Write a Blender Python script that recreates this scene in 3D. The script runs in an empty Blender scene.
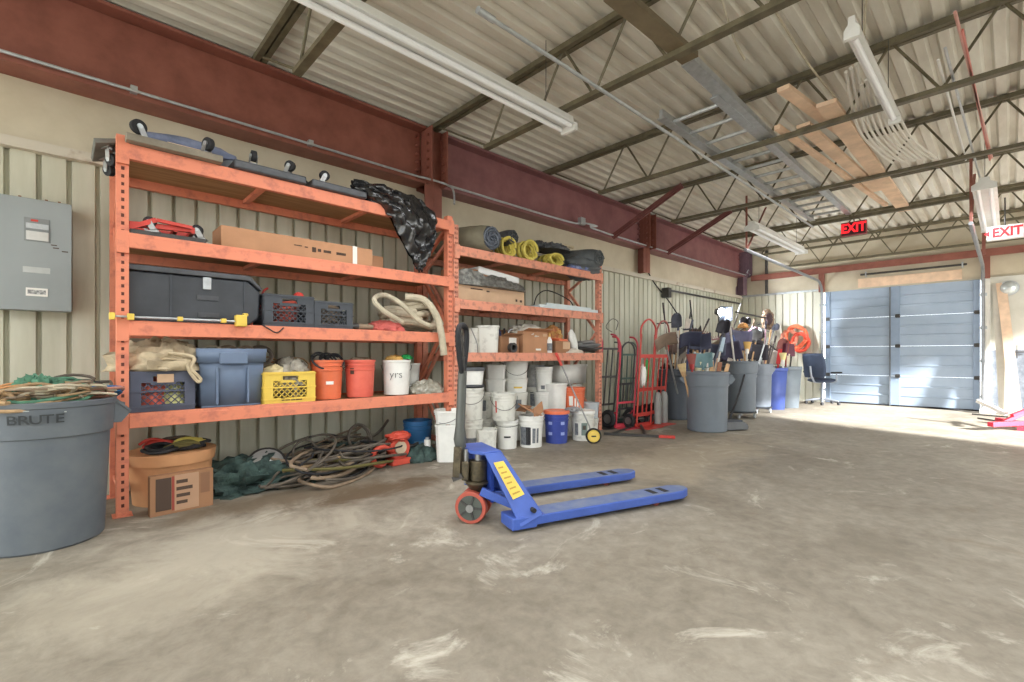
import bpy, math, random
from mathutils import Vector, Matrix, noise
PI = math.pi
SC = bpy.context.scene
COL = SC.collection
RND = random.Random(7)

# ---------------------------------------------------------------- camera calibration (16.6 mm lens, eye height 1.03 m)
FPX, CX, HY, EYE = 473.0, 512.0, 355.0, 1.03
ANG = math.radians(46.5)
CA, SA = math.cos(ANG), math.sin(ANG)
def ray(px, py):
    u = (px - CX) / FPX
    return CA + SA * u, SA - CA * u, (HY - py) / FPX
def aty(px, py, Y):
    d = ray(px, py); t = Y / d[1]
    return Vector((d[0] * t, Y, EYE + d[2] * t))
def atx(px, py, X):
    d = ray(px, py); t = X / d[0]
    return Vector((X, d[1] * t, EYE + d[2] * t))
def atz(px, py, Z=0.0):
    d = ray(px, py); t = (Z - EYE) / d[2]
    return Vector((d[0] * t, d[1] * t, Z))

# ---------------------------------------------------------------- materials
def lin(c):
    c = c / 255.0
    return c / 12.92 if c <= 0.04045 else ((c + 0.055) / 1.055) ** 2.4
def rgb(c, k=1.0):
    return (lin(c[0]) * k, lin(c[1]) * k, lin(c[2]) * k, 1)
MATS = {}
def mat(name, c, rough=0.6, metal=0.0, var=0.12, scale=6.0, bump=0.0, c2=None, spec=0.4, emit=0.0, alpha=1.0, stretch=None, edge=(0.35, 0.65), bscale=None):
    if name in MATS: return MATS[name]
    m = bpy.data.materials.new(name); m.use_nodes = True
    nt = m.node_tree; N = nt.nodes; L = nt.links
    b = N['Principled BSDF']
    b.inputs['Roughness'].default_value = rough
    b.inputs['Metallic'].default_value = metal
    b.inputs['Specular IOR Level'].default_value = spec
    b.inputs['Alpha'].default_value = alpha
    base = rgb(c)
    if var > 0 or c2:
        tc = N.new('ShaderNodeTexCoord'); mp = N.new('ShaderNodeMapping')
        L.new(tc.outputs['Object'], mp.inputs['Vector'])
        if stretch: mp.inputs['Scale'].default_value = stretch
        nz = N.new('ShaderNodeTexNoise'); nz.inputs['Scale'].default_value = scale
        nz.inputs['Detail'].default_value = 6; nz.inputs['Roughness'].default_value = 0.62
        L.new(mp.outputs['Vector'], nz.inputs['Vector'])
        rp = N.new('ShaderNodeValToRGB')
        rp.color_ramp.elements[0].position = edge[0]; rp.color_ramp.elements[1].position = edge[1]
        rp.color_ramp.elements[0].color = rgb(c2) if c2 else tuple(v * (1 - var) for v in base[:3]) + (1,)
        rp.color_ramp.elements[1].color = base if c2 else tuple(min(1, v * (1 + var)) for v in base[:3]) + (1,)
        L.new(nz.outputs['Fac'], rp.inputs['Fac'])
        L.new(rp.outputs['Color'], b.inputs['Base Color'])
        if bump > 0:
            n2 = N.new('ShaderNodeTexNoise'); n2.inputs['Scale'].default_value = bscale or scale * 4
            n2.inputs['Detail'].default_value = 5
            L.new(mp.outputs['Vector'], n2.inputs['Vector'])
            bp = N.new('ShaderNodeBump'); bp.inputs['Strength'].default_value = bump; bp.inputs['Distance'].default_value = 0.02
            L.new(n2.outputs['Fac'], bp.inputs['Height']); L.new(bp.outputs['Normal'], b.inputs['Normal'])
    else:
        b.inputs['Base Color'].default_value = base
    if emit > 0:
        b.inputs['Emission Color'].default_value = base
        b.inputs['Emission Strength'].default_value = emit
    MATS[name] = m
    return m

# ---------------------------------------------------------------- mesh builder
def rotz(a): return Matrix.Rotation(a, 3, 'Z')
def frame_of(d):
    d = Vector(d).normalized()
    up = Vector((0, 0, 1)) if abs(d.z) < 0.95 else Vector((1, 0, 0))
    s = d.cross(up).normalized(); t = s.cross(d).normalized()
    return s, t
class MB:
    cnt = 0      # every box grows by a hair of its own so that no two faces coincide
    def __init__(self): self.v = []; self.f = []
    def add(self, vs, fs):
        o = len(self.v); self.v += [Vector(p) for p in vs]; self.f += [tuple(i + o for i in f) for f in fs]; return self
    def box(self, c, s, R=None):
        MB.cnt = (MB.cnt + 1) % 7; e = MB.cnt * 0.00022
        c = Vector(c); h = Vector(s) / 2 + Vector((e, e, e)); vs = []
        for z in (-1, 1):
            for x, y in ((-1, -1), (1, -1), (1, 1), (-1, 1)):
                p = Vector((x * h.x, y * h.y, z * h.z))
                vs.append(c + (R @ p if R else p))
        return self.add(vs, [(3, 2, 1, 0), (4, 5, 6, 7), (0, 1, 5, 4), (1, 2, 6, 5), (2, 3, 7, 6), (3, 0, 4, 7)])
    def b2(self, lo, hi):
        lo = Vector(lo); hi = Vector(hi); return self.box((lo + hi) / 2, hi - lo)
    def bar(self, p0, p1, w, h=None):
        p0 = Vector(p0); p1 = Vector(p1); d = p1 - p0
        s, t = frame_of(d); w /= 2; h = (h or w * 2) / 2; vs = []
        for p in (p0, p1):
            for a, b in ((-1, -1), (1, -1), (1, 1), (-1, 1)): vs.append(p + s * a * w + t * b * h)
        return self.add(vs, [(0, 1, 2, 3), (7, 6, 5, 4), (4, 5, 1, 0), (5, 6, 2, 1), (6, 7, 3, 2), (7, 4, 0, 3)])
    def cyl(self, p0, p1, r0, r1=None, n=12, cap=True):
        r1 = r0 if r1 is None else r1
        p0 = Vector(p0); p1 = Vector(p1); s, t = frame_of(p1 - p0); vs = []
        for p, r in ((p0, r0), (p1, r1)):
            for i in range(n):
                a = 2 * PI * i / n; vs.append(p + s * math.cos(a) * r + t * math.sin(a) * r)
        fs = [(n + i, n + (i + 1) % n, (i + 1) % n, i) for i in range(n)]
        if cap: fs += [tuple(range(n)), tuple(reversed(range(n, 2 * n)))]
        return self.add(vs, fs)
    def tube(self, pts, r, n=8, closed=False):
        pts = [Vector(p) for p in pts]; m = len(pts); vs = []; up = None
        rr = r if hasattr(r, '__len__') else [r] * m
        for i, p in enumerate(pts):
            a = pts[(i - 1) % m] if (closed or i > 0) else p
            b = pts[(i + 1) % m] if (closed or i < m - 1) else p
            d = (b - a)
            d = d.normalized() if d.length > 1e-9 else Vector((0, 0, 1))
            if up is None: s, t = frame_of(d)
            else:
                t = up - d * up.dot(d)
                if t.length < 1e-6: s, t = frame_of(d)
                t.normalize(); s = d.cross(t)
            up = t
            for k in range(n):
                q = 2 * PI * k / n; vs.append(p + (s * math.cos(q) + t * math.sin(q)) * rr[i])
        fs = []
        for i in range(m if closed else m - 1):
            j = (i + 1) % m
            for k in range(n):
                l = (k + 1) % n; fs.append((i * n + k, i * n + l, j * n + l, j * n + k))
        if not closed: fs += [tuple(reversed(range(n))), tuple(range((m - 1) * n, m * n))]
        return self.add(vs, fs)
    def lathe(self, prof, c=(0, 0, 0), n=32, sx=1, sy=1, sq=0, R=None):
        c = Vector(c); vs = []; m = len(prof)
        for r, z in prof:
            for i in range(n):
                a = 2 * PI * i / n; ca, sa = math.cos(a), math.sin(a)
                k = 1.0
                if sq: k = 1 / max(abs(ca), abs(sa)); k = 1 + (min(k, 1.30) - 1) * sq
                p = Vector((ca * r * k * sx, sa * r * k * sy, z)); vs.append(c + (R @ p if R else p))
        fs = []
        for j in range(m - 1):
            for i in range(n):
                k = (i + 1) % n; fs.append((j * n + i, j * n + k, (j + 1) * n + k, (j + 1) * n + i))
        if prof[0][0] > 1e-6: fs.append(tuple(reversed(range(n))))
        if prof[-1][0] > 1e-6: fs.append(tuple(range((m - 1) * n, m * n)))
        return self.add(vs, fs)
    def prism(self, poly, o, ex, ey, ez):
        o = Vector(o); ex = Vector(ex); ey = Vector(ey); ez = Vector(ez); n = len(poly)
        vs = [o + ex * a + ey * b for a, b in poly] + [o + ex * a + ey * b + ez for a, b in poly]
        fs = [tuple(reversed(range(n))), tuple(range(n, 2 * n))] + [(i, (i + 1) % n, n + (i + 1) % n, n + i) for i in range(n)]
        return self.add(vs, fs)
    def grid(self, nu, nv, f, wrap=False):
        vs = [f(i / (nu if wrap else nu - 1), j / (nv - 1)) for j in range(nv) for i in range(nu)]; fs = []
        for j in range(nv - 1):
            for i in range(nu if wrap else nu - 1):
                k = (i + 1) % nu; fs.append((j * nu + i, j * nu + k, (j + 1) * nu + k, (j + 1) * nu + i))
        return self.add(vs, fs)
    def blob(self, c, s, amp=0.15, freq=3.0, seed=0, nu=28, nv=18, flat=None, R=None, ridge=False):
        c = Vector(c); sd = Vector((seed * 7.3, seed * 3.1, seed * 1.7))
        def f(u, v):
            a = u * 2 * PI; b = (v - 0.5) * PI
            d = Vector((math.cos(a) * math.cos(b), math.sin(a) * math.cos(b), math.sin(b)))
            q = noise.noise(d * freq + sd) * amp
            if ridge: q = (0.5 - abs(noise.noise(d * freq + sd))) * amp * 1.6 + noise.noise(d * freq * 2.7 + sd) * amp * 0.5
            p = Vector((d.x * s[0], d.y * s[1], d.z * s[2])) * (1 + q)
            if R: p = R @ p
            p += c
            if flat is not None and p.z < flat: p.z = flat + (flat - p.z) * 0.02
            return p
        return self.grid(nu, nv, f, wrap=True)
    def tr(self, f):
        self.v = [f(p) for p in self.v]; return self
    def build(self, name, m, parent=None, loc=None, rz=0.0, ang=35, bevel=0.0, solid=0.0, flat=False, rot=None):
        me = bpy.data.meshes.new(name); me.from_pydata([tuple(p) for p in self.v], [], self.f)
        me.validate(); me.materials.append(m)
        if not flat:
            for p in me.polygons: p.use_smooth = True
            try: me.set_sharp_from_angle(angle=math.radians(ang))
            except Exception: pass
        o = bpy.data.objects.new(name, me); COL.objects.link(o)
        if parent: o.parent = parent
        if loc is not None: o.location = loc
        o.rotation_euler = rot if rot else (0, 0, rz)
        if solid:
            s = o.modifiers.new('s', 'SOLIDIFY'); s.thickness = solid; s.offset = 0
        if bevel:
            b = o.modifiers.new('b', 'BEVEL'); b.width = bevel; b.segments = 2; b.limit_method = 'ANGLE'; b.harden_normals = False
        return o
def catmull(pts, k=6, closed=False):
    P = [Vector(p) for p in pts]; n = len(P); out = []
    rng = range(n if closed else n - 1)
    for i in rng:
        g = (lambda j: P[j % n]) if closed else (lambda j: P[max(0, min(n - 1, j))])
        a, b, c, d = g(i - 1), g(i), g(i + 1), g(i + 2)
        for s in range(k):
            t = s / k
            out.append(0.5 * ((2 * b) + (c - a) * t + (2 * a - 5 * b + 4 * c - d) * t * t + (3 * b - a - 3 * c + d) * t ** 3))
    if not closed: out.append(P[-1])
    return out
def tag(o, label=None, cat=None, group=None, kind=None):
    if label: o['label'] = label
    if cat: o['category'] = cat
    if group: o['group'] = group
    if kind: o['kind'] = kind
    return o
def thing(name, label, cat, loc=(0, 0, 0), rz=0.0, group=None, rot=None):
    o = bpy.data.objects.new(name, None); COL.objects.link(o)
    o.location = loc; o.rotation_euler = rot if rot else (0, 0, rz); o.empty_display_size = 0.1
    return tag(o, label, cat, group)
def text(s, size, m, parent, loc, rot, name='lettering', depth=0.001, align='CENTER', sx=1.0, bold=0.0):
    cu = bpy.data.curves.new(name, 'FONT'); cu.body = s; cu.size = size; cu.extrude = depth; cu.align_x = align; cu.align_y = 'CENTER'; cu.offset = bold
    t = bpy.data.objects.new('tmp', cu); COL.objects.link(t)
    dg = bpy.context.evaluated_depsgraph_get()
    me = bpy.data.meshes.new_from_object(t.evaluated_get(dg)); COL.objects.unlink(t); bpy.data.objects.remove(t)
    me.name = name; me.materials.clear(); me.materials.append(m)
    o = bpy.data.objects.new(name, me); COL.objects.link(o); o.parent = parent; o.location = loc; o.rotation_euler = rot; o.scale = (sx, 1, 1)
    return o

# ---------------------------------------------------------------- palette
ORANGE = mat('rack_orange', (220, 134, 104), 0.6, var=0.10, scale=12, c2=(188, 112, 92), edge=(0.3, 0.5))
ORANGE2 = mat('rack_orange_worn', (218, 146, 120), 0.65, var=0.1, scale=16, c2=(176, 120, 102), edge=(0.36, 0.5))
WOOD = mat('shelf_board', (160, 122, 84), 0.8, var=0.2, scale=5, stretch=(0.4, 6, 6))
LUMBER = mat('pine_lumber', (222, 192, 164), 0.75, var=0.14, scale=5, stretch=(1, 1, 1))
CARD = mat('cardboard', (184, 138, 104), 0.85, var=0.08, scale=5)
CARD2 = mat('cardboard_brown', (152, 112, 82), 0.85, var=0.1, scale=5)
CARD3 = mat('cardboard_pale', (198, 166, 136), 0.85, var=0.08, scale=5)
PRINT = mat('print_dark', (78, 62, 52), 0.8, var=0)
BLACKP = mat('black_plastic', (72, 74, 78), 0.45, var=0.2, scale=10)
DARKP = mat('charcoal_plastic', (66, 70, 76), 0.55, var=0.18, scale=8)
RUBBER = mat('black_rubber', (42, 42, 44), 0.8, var=0.15)
STEEL = mat('grey_steel', (150, 150, 148), 0.4, 0.7, var=0.15, scale=12)
GALV = mat('galvanised', (176, 180, 182), 0.4, 0.5, var=0.12, scale=20)
DKSTEEL = mat('dark_steel', (72, 70, 68), 0.5, 0.4, var=0.2, scale=14)
WHITEP = mat('white_plastic', (226, 226, 220), 0.45, var=0.05, scale=9)
WHITEW = mat('white_plastic_dirty', (216, 215, 206), 0.55, c2=(176, 174, 166), var=0.1, scale=9, edge=(0.3, 0.48))
GREYP = mat('grey_bin_plastic', (90, 97, 104), 0.5, var=0.10, scale=4, c2=(104, 110, 114))
GREYL = mat('grey_can_plastic', (116, 124, 134), 0.5, var=0.10, scale=4)
BLUEP = mat('blue_pail_plastic', (58, 74, 152), 0.45, var=0.12)
TEALB = mat('blue_bucket_plastic', (44, 100, 150), 0.45, var=0.12)
ORANGEP = mat('orange_pail_plastic', (220, 112, 74), 0.45, var=0.1)
REDP = mat('red_pail_plastic', (208, 92, 76), 0.5, var=0.1, c2=(222, 110, 90))
REDM = mat('red_painted_steel', (196, 66, 56), 0.45, var=0.12, scale=10)
YELLOWP = mat('yellow_plastic', (222, 190, 84), 0.5, var=0.08)
JACKB = mat('jack_blue', (66, 92, 168), 0.42, var=0.12, scale=7)
JACKT = mat('jack_worn_top', (118, 128, 152), 0.6, c2=(88, 106, 150), var=0.15, scale=9)
TAN = mat('tan_canvas', (186, 170, 142), 0.9, var=0.2, scale=9, bump=0.3)
GREENR = mat('green_rope', (84, 128, 104), 0.85, var=0.25, scale=20)
TANR = mat('tan_rope', (168, 140, 106), 0.9, var=0.25, scale=20)
DARKR = mat('dark_hose', (92, 84, 74), 0.7, var=0.25, scale=10)
BROWNH = mat('brown_hose', (134, 116, 96), 0.75, var=0.25, scale=10)
PALEH = mat('pale_hose', (182, 172, 150), 0.8, var=0.16, scale=12)
YELH = mat('yellow_hose', (204, 188, 92), 0.6, var=0.15, scale=12)
TEALT = mat('green_tarp', (76, 98, 92), 0.75, c2=(38, 52, 50), scale=9, bump=0.6)
DKTARP = mat('dark_tarp', (66, 70, 76), 0.6, var=0.3, scale=8, bump=0.3)
BAG = mat('black_bag_film', (26, 26, 28), 0.22, var=0.2, spec=0.8, scale=9, bump=0.35, bscale=14)
INK = mat('black_ink', (40, 40, 42), 0.7, var=0)
GREYLBL = mat('grey_label', (128, 132, 136), 0.6, c2=(90, 94, 100), var=0.1, scale=30)
LABELW = mat('label_white', (232, 230, 224), 0.7, var=0.03)
TUBEW = mat('lamp_tube_white', (240, 242, 244), 0.3, var=0)
FIXW = mat('fixture_white', (226, 226, 222), 0.4, var=0.05)
FRAMEC = mat('joist_olive', (112, 104, 82), 0.55, 0.1, c2=(86, 80, 62), scale=9)
MAROON = mat('maroon_steel', (146, 90, 76), 0.5, c2=(120, 70, 58), scale=4.5, edge=(0.3, 0.7), bump=0.05)
PURPLE = mat('purple_steel', (128, 104, 114), 0.5, c2=(108, 86, 98), scale=4)
MAROON2 = mat('maroon_steel_far', (146, 100, 100), 0.5, c2=(122, 78, 80), scale=4, edge=(0.3, 0.7))
BRACE = mat('maroon_brace', (122, 72, 68), 0.5, c2=(100, 56, 54), scale=6)
TRACK = mat('track_steel', (138, 140, 142), 0.4, 0.5, var=0.15, scale=12)
SKY_S, SUN_S, LAMP_W, STRIP_W, EXPO = 3.4, 28, 240, 37, 0.28
# ================================================================ SETTING
YW, XW = 4.62, 12.15          # inner planes of the long left wall and the end wall
X0, YR = -3.6, -5.6          # how far the building runs behind the camera and to the right
ZD = 3.56                     # underside of the roof deck
def floor_mat():
    m = bpy.data.materials.new('concrete_floor'); m.use_nodes = True; nt = m.node_tree; N = nt.nodes; L = nt.links
    b = N['Principled BSDF']; b.inputs['Roughness'].default_value = 0.62; b.inputs['Specular IOR Level'].default_value = 0.35
    tc = N.new('ShaderNodeTexCoord')
    def nz(scale, det=6, ro=0.6, dist=0.0, w=0):
        n = N.new('ShaderNodeTexNoise'); n.inputs['Scale'].default_value = scale; n.inputs['Detail'].default_value = det
        n.inputs['Roughness'].default_value = ro; n.inputs['Distortion'].default_value = dist
        mp = N.new('ShaderNodeMapping'); mp.inputs['Location'].default_value = (w, w * 1.7, 0)
        L.new(tc.outputs['Object'], mp.inputs['Vector']); L.new(mp.outputs['Vector'], n.inputs['Vector']); return n.outputs['Fac']
    def ramp(src, a, b_, ca, cb):
        r = N.new('ShaderNodeValToRGB'); r.color_ramp.elements[0].position = a; r.color_ramp.elements[1].position = b_
        r.color_ramp.elements[0].color = ca; r.color_ramp.elements[1].color = cb; L.new(src, r.inputs['Fac']); return r.outputs['Color']
    def mix(kind, f, a, c):
        x = N.new('ShaderNodeMix'); x.data_type = 'RGBA'; x.blend_type = kind
        if isinstance(f, float): x.inputs['Factor'].default_value = f
        else: L.new(f, x.inputs['Factor'])
        for sck, v in ((x.inputs[6], a), (x.inputs[7], c)):
            if isinstance(v, tuple): sck.default_value = v
            else: L.new(v, sck)
        return x.outputs[2]
    W1 = (1, 1, 1, 1); K = (0, 0, 0, 1)
    base = ramp(nz(0.9, 8, 0.65, 0.6), 0.32, 0.68, rgb((122, 114, 101)), rgb((155, 148, 135)))
    fine = ramp(nz(11, 8, 0.7, 0.3, 3), 0.3, 0.7, (0.74, 0.73, 0.71, 1), (1.14, 1.14, 1.13, 1))
    c = mix('MULTIPLY', 1.0, base, fine)
    worn = ramp(nz(1.3, 9, 0.72, 1.4, 9), 0.58, 0.68, K, W1)          # pale worn patches
    c = mix('MIX', worn, c, rgb((182, 176, 162)))
    c = mix('MIX', ramp(nz(2.1, 10, 0.75, 1.0, 21), 0.60, 0.72, K, (0.55, 0.55, 0.55, 1)), c, rgb((118, 100, 78)))   # brown stains
    c = mix('MIX', ramp(nz(7.0, 6, 0.7, 0.5, 33), 0.70, 0.76, K, (0.7, 0.7, 0.7, 1)), c, rgb((84, 74, 62)))          # drips and specks
    def patch(c, x, y, rx, ry, col, amt, w):
        sb = N.new('ShaderNodeVectorMath'); sb.operation = 'SUBTRACT'; sb.inputs[1].default_value = (x, y, 0); L.new(tc.outputs['Object'], sb.inputs[0])
        dv = N.new('ShaderNodeVectorMath'); dv.operation = 'DIVIDE'; dv.inputs[1].default_value = (rx, ry, 1); L.new(sb.outputs[0], dv.inputs[0])
        ln = N.new('ShaderNodeVectorMath'); ln.operation = 'LENGTH'; L.new(dv.outputs[0], ln.inputs[0])
        ad = N.new('ShaderNodeMath'); ad.operation = 'MULTIPLY_ADD'; L.new(nz(2.2, 9, 0.7, 0.8, w), ad.inputs[0]); ad.inputs[1].default_value = 2.4; L.new(ln.outputs['Value'], ad.inputs[2])
        hf = N.new('ShaderNodeMath'); hf.operation = 'MULTIPLY'; hf.inputs[1].default_value = 0.4; L.new(ad.outputs[0], hf.inputs[0])
        return mix('MIX', ramp(hf.outputs[0], 0.66, 0.88, (amt, amt, amt, 1), K), c, rgb(col))
    c = patch(c, 0.75, 2.95, 0.8, 0.7, (188, 181, 165), 0.55, 41)
    c = patch(c, 0.25, 2.6, 0.6, 0.5, (180, 172, 155), 0.45, 44)
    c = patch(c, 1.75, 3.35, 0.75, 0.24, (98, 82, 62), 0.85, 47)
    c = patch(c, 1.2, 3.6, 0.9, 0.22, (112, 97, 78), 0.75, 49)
    c = patch(c, 2.6, 2.6, 1.2, 0.5, (190, 184, 168), 0.4, 52)
    c = patch(c, 4.5, 2.2, 2.4, 0.6, (186, 172, 148), 0.4, 55)
    c = patch(c, 3.2, 0.55, 0.4, 0.25, (112, 104, 90), 0.5, 58)
    L.new(c, b.inputs['Base Color'])
    bp = N.new('ShaderNodeBump'); bp.inputs['Strength'].default_value = 0.12; bp.inputs['Distance'].default_value = 0.01
    L.new(nz(30, 5), bp.inputs['Height']); L.new(bp.outputs['Normal'], b.inputs['Normal'])
    return m
FLOOR = floor_mat()
def struct(name, mb, m, **k):
    o = mb.build(name, m, **k); o['kind'] = 'structure'; return o
struct('floor', MB().b2((X0, YR, -0.15), (XW + 0.3, YW + 0.3, 0)), FLOOR)
struct('ground_outside', MB().b2((-40, -45, -0.3), (30, YW + 0.4, -0.16)), mat('apron', (186, 182, 172), 0.9, var=0.1, scale=0.6))
OPX = 6.35
struct('wall_right', MB().b2((X0 - 3, YR - 0.2, 0), (OPX, YR, ZD + 0.15)).b2((11.6, YR - 0.2, 0), (XW + 0.2, YR, ZD + 0.15)), mat('right_wall_sheet', (186, 184, 170), 0.6, var=0.06))  # unseen wall, run long and opened to shape where the sun falls inside
# profiled sheet: returns list of (coordinate, depth) along one axis
def ribs(a, b, pitch, groove, slope):
    out = []; x = a
    while x < b:
        out += [(x, 0), (x + pitch - groove - 2 * slope, 0), (x + pitch - groove - slope, 1), (x + pitch - slope, 1)]
        x += pitch
    out.append((b, 0)); return [p for p in out if p[0] <= b]
def sheet(mb, prof, axis, fixed, dep, z0, z1):
    n = len(prof); vs = []
    for z in (z0, z1):
        for p, d in prof:
            vs.append((p, fixed + dep * d, z) if axis == 'x' else (fixed + dep * d, p, z))
    mb.add(vs, [(i, i + 1, n + i + 1, n + i) for i in range(n - 1)])
PANEL = mat('wall_panel_sheet', (208, 207, 190), 0.5, 0.05, c2=(180, 178, 158), scale=2.2, stretch=(2.5, 2.5, 0.35), edge=(0.3, 0.7))
PANELR = mat('end_wall_panel_sheet', (210, 208, 192), 0.5, 0.05, c2=(192, 190, 172), scale=2.2, stretch=(2.5, 2.5, 0.35), edge=(0.3, 0.7))
INSUL = mat('vinyl_insulation', (204, 194, 172), 0.7, c2=(182, 170, 146), scale=1.8, edge=(0.3, 0.7), bump=0.25, bscale=2.5)
m = MB(); sheet(m, ribs(X0, XW, 0.152, 0.016, 0.008), 'x', YW - 0.035, 0.033, 0, 2.44)
m.b2((X0, YW + 0.005, 0), (XW + 0.1, YW + 0.12, ZD + 0.1)); struct('wall_left', m, PANEL)
m = MB()
def ins(u, v):
    x = X0 + u * (XW - X0); z = 2.44 + v * 1.1
    return Vector((x, YW - 0.035 - 0.03 * noise.noise(Vector((x * 0.9, z * 2.2, 0))), z))
m.grid(150, 14, ins); struct('wall_left_insulation', m, INSUL)
# end wall: panel left of the door, panel above, painted board right of the door
DL, DR, DT = 2.79, 0.38, 2.41
m = MB(); sheet(m, ribs(DL + 0.1, YW, 0.152, 0.022, 0.008), 'y', XW - 0.035, 0.033, 0, 2.44)
m.b2((XW + 0.004, DL + 0.08, 0), (XW + 0.15, YW + 0.1, ZD + 0.1)); struct('wall_rear', m, PANELR)
m = MB(); m.b2((XW + 0.004, YR, DT), (XW + 0.15, DL + 0.08, ZD + 0.1)); struct('wall_rear_header', m, INSUL)
m = MB()
def ins2(u, v):
    y = YR + u * (YW - YR); z = 2.47 + v * 1.08
    return Vector((XW - 0.035 - 0.03 * noise.noise(Vector((y * 0.9, z * 2.2, 5))), y, z))
m.grid(150, 14, ins2); struct('wall_rear_insulation', m, INSUL)
m = MB().b2((XW - 0.02, YR, 1.12), (XW + 0.15, DR - 0.12, 2.43)); struct('wall_rear_board', m, mat('painted_board', (214, 212, 202), 0.7, c2=(198, 196, 184), scale=2))
m = MB().b2((XW - 0.02, YR, 0), (XW + 0.15, DR - 0.12, 1.12)); struct('wall_rear_wainscot', m, mat('grey_block_paint', (126, 132, 140), 0.75, c2=(98, 104, 112), scale=9, bump=0.3))
# roof deck
DECK = mat('roof_deck_sheet', (226, 223, 212), 0.5, 0.05, c2=(190, 183, 168), scale=2.0, stretch=(0.5, 2.0, 1), edge=(0.25, 0.7))
m = MB(); pr = ribs(YR, YW + 0.1, 0.152, 0.045, 0.02); n = len(pr); vs = []
for x in (X0, XW + 0.1):
    for p, d in pr: vs.append((x, p, ZD + 0.038 * d))
m.add(vs, [(i, n + i, n + i + 1, i + 1) for i in range(n - 1)])
m.b2((X0, YR, ZD + 0.08), (XW + 0.15, YW + 0.15, ZD + 0.2)); struct('ceiling', m, DECK)
# white horizontal rail on top of the panels
TRIMW = mat('weathered_rail', (196, 188, 172), 0.7, c2=(150, 128, 108), scale=7, edge=(0.25, 0.45))
struct('trim_1', MB().b2((X0, YW - 0.09, 2.41), (XW - 0.03, YW, 2.475)), TRIMW)
struct('trim_2', MB().b2((XW - 0.09, DL + 0.12, 2.44), (XW - 0.004, YW - 0.06, 2.48)), GALV)
struct('trim_3', MB().b2((XW - 0.07, DR - 0.13, 0), (XW + 0.0, DR - 0.03, 2.43)), mat('jamb_white', (224, 222, 214), 0.6, var=0.04))

# ---------------------------------------------------------------- steelwork
def girder(x0, x1, label, MAROON=MAROON, zb=2.905, zt=3.50):
    t = thing('steel_girder', label, 'girder', (x0, 4.5, zb), group='maroon wall girders'); Ld = x1 - x0; H = zt - zb
    MB().b2((0, -0.008, 0.015), (Ld, 0.008, H - 0.015)).build('web', MAROON, t)
    MB().b2((0, -0.13, -0.012), (Ld, 0.1, 0.012)).build('bottom_flange', MAROON, t)
    MB().b2((0, -0.13, H - 0.012), (Ld, 0.1, H + 0.012)).build('top_flange', MAROON, t)
    for e in (0.05, Ld - 0.05):
        for k in range(6): MB().cyl((e, -0.05, 0.06 + k * 0.09), (e, -0.004, 0.06 + k * 0.09), 0.014, n=6).build('bolt', MAROON, t)
    return t
girder(X0, 2.86, 'maroon steel girder nearest the camera, above the left pallet rack')
girder(3.10, 7.34, 'maroon steel girder above the right pallet rack and hand trucks', MAROON2)
girder(7.56, 11.80, 'far maroon steel girder ending at the corner column', MAROON2)
for x, lb in ((2.98, 'maroon steel column behind the joint of the two racks'), (7.45, 'maroon steel column between the second and third girder'), (11.93, 'purple steel corner column by the end wall')):
    t = thing('steel_column', lb, 'column', (x, 4.5, 2.48), group='wall columns')
    pm = PURPLE if x > 11 else MAROON
    MB().b2((-0.005, -0.1, 0), (0.005, 0.1, 1.04)).build('web', pm, t)
    for s in (-1, 1): MB().b2((-0.11, s * 0.09 - 0.006, 0), (0.11, s * 0.09 + 0.006, 1.04)).build('flange', pm, t)
    for s in (-1, 1):
        q = MB().b2((s * 0.10 - 0.006, -0.22, 0.42), (s * 0.10 + 0.006, -0.0, 1.02))
        for k in range(6): q.cyl((s * 0.10 - 0.03, -0.16, 0.49 + k * 0.09), (s * 0.10 + 0.03, -0.16, 0.49 + k * 0.09), 0.014, n=6)
        q.build('end_plate', pm, t)
# joists
def joist(x, label, y0=YR + 0.1, y1=4.46, zb=3.04, end=False):
    t = thing('roof_joist', label, 'joist', (x, 0, 0), group='open web roof joists'); zt = ZD - 0.005
    for s in (-1, 1):
        MB().b2((s * 0.008, y0, zt - 0.045), (s * 0.048, y1, zt)).build('top_chord', FRAMEC, t) if s == 1 else MB().b2((-0.048, y0, zt - 0.045), (-0.008, y1, zt)).build('top_chord', FRAMEC, t)
    MB().b2((-0.03, y0 + 0.5, zb - 0.015), (0.03, y1 - 0.95, zb + 0.02)).build('bottom_chord', FRAMEC, t)
    m = MB(); per = 0.62; y = y1 - 1.0
    m.cyl((0, y1 - 0.15, zt - 0.03), (0, y1 - 1.0, zb), 0.011, n=6)
    while y > y0 + 1.0:
        m.cyl((0, y, zb), (0, y - per / 2, zt - 0.03), 0.011, n=6)
        m.cyl((0, y - per / 2 - 0.02, zt - 0.03), (0, y - per, zb), 0.011, n=6); y -= per
    m.build('web_rod', FRAMEC, t)
    return t
for x, lb in ((-0.62, 'open web roof joist overhead behind the camera'), (1.21, 'nearest open web roof joist, above the left rack'),
              (2.98, 'open web roof joist meeting the maroon column between the racks'), (4.83, 'third open web roof joist, above the right rack'),
              (6.66, 'open web roof joist beside the nearer maroon brace'), (8.40, 'open web roof joist beside the farther maroon brace'),
              (10.2, 'open web roof joist behind the red EXIT sign'), (11.95, 'last open web roof joist against the end wall')):
    joist(x, lb)
for x, lb in ((6.38, 'nearer diagonal maroon brace from girder to roof joist'), (8.12, 'farther diagonal maroon brace from girder to roof joist')):
    o = MB().bar((0, 0, 0), (0.1, -1.12, 0.56), 0.07, 0.05).bar((0, 0, 0), (0.1, -1.12, 0.56), 0.02, 0.09).build('knee_brace', BRACE, loc=(x, 4.38, 2.92)); tag(o, lb, 'brace', 'maroon knee braces')
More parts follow.
